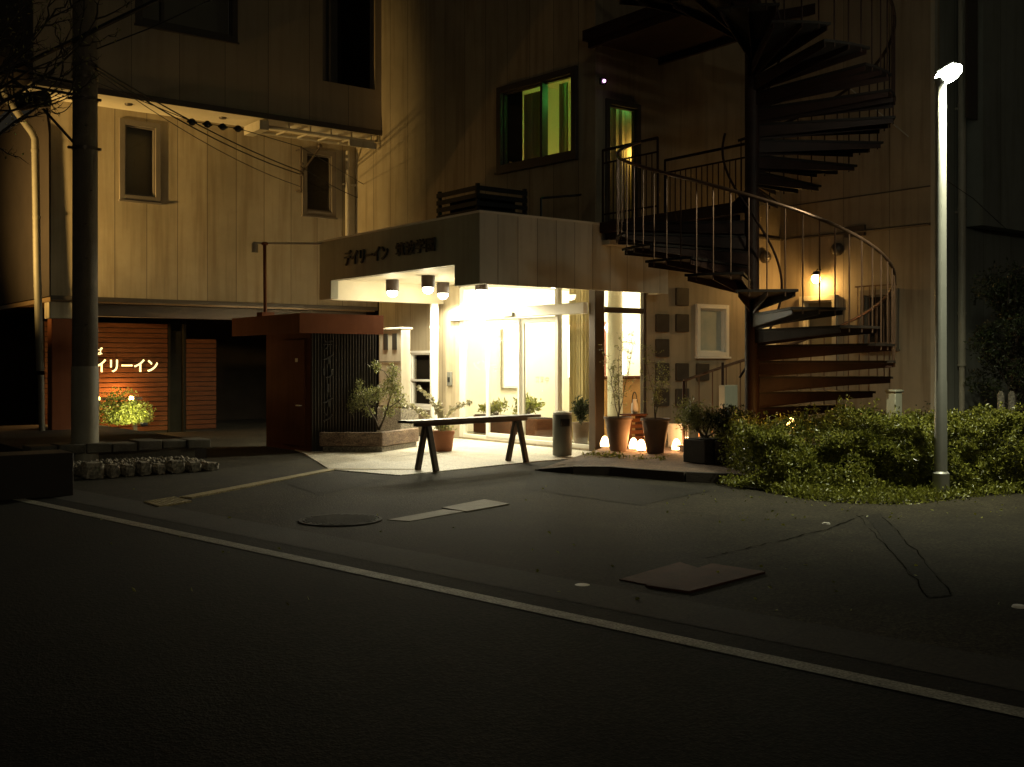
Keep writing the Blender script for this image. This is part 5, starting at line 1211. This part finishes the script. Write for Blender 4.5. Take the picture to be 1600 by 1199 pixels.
# reddish low shrubs behind hedge by the stair, lit by orange ground lamp
c = at(1265, 672, 14.6)
shrub('low_shrub', 'orange lit low shrub under the stair treads', 'shrub', (c[0], c[1], .1), .7, .35, .72, 2600, .045, .022, M['leaf'], clump=14)
c = at(1215, 672, 14.0); shrub('low_shrub', 'dim brown shrub just right of the stair post', 'shrub', (c[0], c[1], .05), .45, .3, .66, 1500, .045, .022, M['leaf'], clump=9)
c = at(1340, 650, 15.5); shrub('low_shrub', 'dark shrub below the grilled window', 'shrub', (c[0], c[1], .05), .9, .4, .95, 2400, .05, .024, M['darkleaf'], clump=14)
c = at(1440, 650, 15.3); shrub('low_shrub', 'dark shrub at the corner of the wing behind the lamp post', 'shrub', (c[0], c[1], .05), .7, .4, .9, 1900, .05, .024, M['darkleaf'], clump=12)
c = at(1237, 665, 13.35); t = thing('garden_lamp', 'bright orange garden lamp glowing inside the hedge top', 'garden lamp', c[0], c[1])
MB().ball((c[0], c[1], c[2] + .03), .065, 8).build('bulb', E['orange'], t); MB().tube([(c[0], c[1], 0), (c[0], c[1], c[2] - .03)], .014, 8).build('stake', M['black'], t)
light('lamp_glow', 'POINT', c[0], c[1], c[2] + .13, 12, (1, .5, .12), t, shadow_soft_size=.05)
# grey service post in hedge
c = at(1397, 640, 14.2); tag(MB().box(c[0] - .08, c[0] + .08, c[1] - .07, c[1] + .07, 0, at(0, 613, 14.2)[2]).box(c[0] - .095, c[0] + .095, c[1] - .085, c[1] + .085, at(0, 613, 14.2)[2] + .001, at(0, 611, 14.2)[2] + .015).build('service_post', M['fascia'], bevel=.01), 'stubby grey green service post rising out of the hedge', 'post')
for i, x_ in enumerate((1564, 1581)):
    c = at(x_, 640, 15.6); tag(MB().lathe((c[0], c[1], 0), [(.05, 0), (.05, .95), (.02, 1.0)], 12).build('fence_post', M['concrete']), ['pale stub post behind the hedge, first from the drainpipe', 'pale stub post behind the hedge, second from the drainpipe'][i], 'post', 'stub posts behind the hedge')
# dark evergreen at right
ev = at(1585, 640, 16.2); EVT = thing('evergreen_tree', 'dark evergreen tree against the wing beside the right edge', 'tree', ev[0], ev[1])
eb = MB(); eb.tube([(ev[0], ev[1], 0), (ev[0], ev[1], 1.2), (ev[0] + .1, ev[1], 2.4)], [.07, .05, .02], 8)
pts = []
for k in range(46):
    a = R.uniform(0, 6.28); q = R.random() ** .5; z = R.uniform(.95, 2.6); rr_ = .8 * (1 - .45 * (z - .9) / 2.2) * q; c = Vector((ev[0] + rr_ * math.cos(a), ev[1] + rr_ * math.sin(a), z)); cr = R.uniform(.12, .26)
    eb.tube([(ev[0], ev[1], max(.6, z - .4)), tuple(c)], [.015, .005], 5)
    for _ in range(170): v = Vector((R.gauss(0, 1), R.gauss(0, 1), R.gauss(0, 1))).normalized() * R.random() ** .4 * cr; pts.append(tuple(c + v))
for k in range(26):
    a = R.uniform(0, 6.28); q = R.random() * .7; c = Vector((ev[0] + q * math.cos(a), ev[1] + q * math.sin(a), 2.3)); h_ = R.uniform(.2, .62); eb.tube([tuple(c), tuple(c + Vector((R.gauss(0, .05), 0, h_)))], [.008, .002], 4)
    for _ in range(40): pts.append(tuple(c + Vector((R.gauss(0, .035), R.gauss(0, .035), R.random() * h_))))
eb.build('trunk', M['darkbark'], EVT); MB().leaves(pts, .07, .028).build('crown', M['darkleaf'], EVT, smooth=False, recalc=False)

# LED street lamp
lpD = 11.3; lc = at(1470, 700, lpD); LZ = at(0, 128, lpD)[2]
LP = thing('street_lamp', 'slim white street lamp post with a tilted bright head in the hedge', 'street lamp', lc[0], lc[1])
MB().lathe((lc[0], lc[1], 0), [(.066, 0), (.062, 1.2), (.058, 1.22), (.054, LZ)], 24).build('post', M['galv'], LP)
MB().lathe((lc[0], lc[1], 0), [(.085, 0), (.085, .25), (.068, .27)], 20).build('base_sleeve', M['galv'], LP)
h0 = Vector(at(1467, 122, lpD)); h1 = Vector(at(1497, 104, lpD - .05)); ax_ = (h1 - h0).normalized()
sdv = Vector((*UV(0, 1), 0)).normalized()
def headbox(a, b, w, t0, t1, name, m, parent):
    n = ax_.cross(sdv).normalized(); 
    if n.z < 0: n = -n
    vs = [p + sdv * w * i / 2 + n * t for p in (a, b) for i, t in ((-1, t0), (1, t0), (1, t1), (-1, t1))]
    return MB().add(vs, [(0, 1, 2, 3), (4, 7, 6, 5), (0, 4, 5, 1), (1, 5, 6, 2), (2, 6, 7, 3), (3, 7, 4, 0)]).build(name, m, parent, bevel=.008)
hdm = headbox((h0 + h1) / 2 - ax_ * .08, (h0 + h1) / 2 + ax_ * .08, .08, .055, .075, 'lamp_head', M['binm'], LP)
dfm = MB(); cen = (h0 + h1) / 2 - Vector((0, 0, .02)); nn_ = ax_.cross(sdv).normalized(); vs = []; nu, nv = 20, 10
for i in range(nv + 1):
    for k in range(nu):
        ph = math.pi * i / nv; th = 6.2832 * k / nu; vs.append(cen + ax_ * .145 * math.cos(ph) + sdv * .085 * math.sin(ph) * math.cos(th) + nn_ * .085 * math.sin(ph) * math.sin(th))
dfm.add(vs, [(i * nu + k, i * nu + (k + 1) % nu, (i + 1) * nu + (k + 1) % nu, (i + 1) * nu + k) for i in range(nv) for k in range(nu)]); dfm.build('diffuser', E['led'], hdm)
MB().lathe((lc[0], lc[1], LZ), [(.064, -.01), (.064, .03), (.04, .05)], 20).build('neck', M['galv'], LP)
lm = (h0 + h1) / 2
ll = light('led_glow', 'SPOT', lm.x - .05, lm.y - .22, lm.z - .14, 820, (1, .98, .66), LP, shadow_soft_size=.06, spot_size=math.radians(138), spot_blend=.95); ll.rotation_euler = (math.radians(14), math.radians(-8), 0)
light('led_spill', 'POINT', lm.x + .05, lm.y + .25, lm.z + .25, 9, (.9, 1, .75), LP, shadow_soft_size=.06)

# ================================================================== OFF-FRAME STREET LIGHT (sodium) that rakes the left wing
su, sv = 0.7, 18.2
SLp = thing('sodium_street_light', 'warm sodium street light standing off to the left of the pole', 'street light', su, sv)
MB().lathe((su, sv, 0), [(.08, 0), (.05, 3.1)], 16).build('post', M['galv'], SLp)
MB().lathe((su - .1, sv, 3.1), [(.05, 0), (.16, .06), (.16, .10), (.05, .20)], 20).build('lamp_head', M['galv'], SLp)
sl = light('sodium_spot', 'SPOT', su + .15, sv, 2.95, 3300, (1, .62, .19), None, shadow_soft_size=.10, spot_size=math.radians(62), spot_blend=1.0)
aim(sl, W(su + 7.6, sv + 3.2, 5.0))
s2 = light('far_fill_light', 'POINT', 0, 0, 0, 330, (1, .86, .58), None, shadow_soft_size=.3); s2.location = (3, -7, 7.0)  # fill added behind the camera, no street lamp is modelled here

# ================================================================== NIGHT SKY
w = bpy.data.worlds.new('World'); scene.world = w; w.use_nodes = True
nt = w.node_tree; bg = nt.nodes['Background']; sky = nt.nodes.new('ShaderNodeTexSky'); sky.sky_type = 'NISHITA'; sky.sun_disc = False
sky.sun_elevation = math.radians(-6); sky.sun_rotation = math.radians(200)
mx = nt.nodes.new('ShaderNodeMix'); mx.data_type = 'RGBA'; mx.inputs['Factor'].default_value = .97; mx.inputs['B'].default_value = (.0135, .0115, .0078, 1)
nt.links.new(sky.outputs[0], mx.inputs['A']); nt.links.new(mx.outputs['Result'], bg.inputs['Color']); bg.inputs['Strength'].default_value = 1.0

# camera
cam = bpy.data.cameras.new('camera'); co = bpy.data.objects.new('camera', cam); COL.objects.link(co); scene.camera = co
co.location = (0, 0, HC); co.rotation_euler = (math.radians(90), 0, 0); cam.sensor_width = 36; cam.lens = 36 * F / 1600; cam.shift_y = -(599.5 - YH) / 1600
cam.clip_end = 600; cam.clip_start = .05
scene.view_settings.view_transform = 'Standard'; scene.view_settings.look = 'None'; scene.view_settings.gamma = 1; scene.view_settings.use_curve_mapping = False
scene.view_settings.exposure = 0
scene.cycles.use_denoising = True
scene.cycles.sample_clamp_indirect = 6
scene.cycles.max_bounces = 8
scene.cycles.transparent_max_bounces = 12
for o in list(scene.objects):
    if '_base' in o: del o['_base']
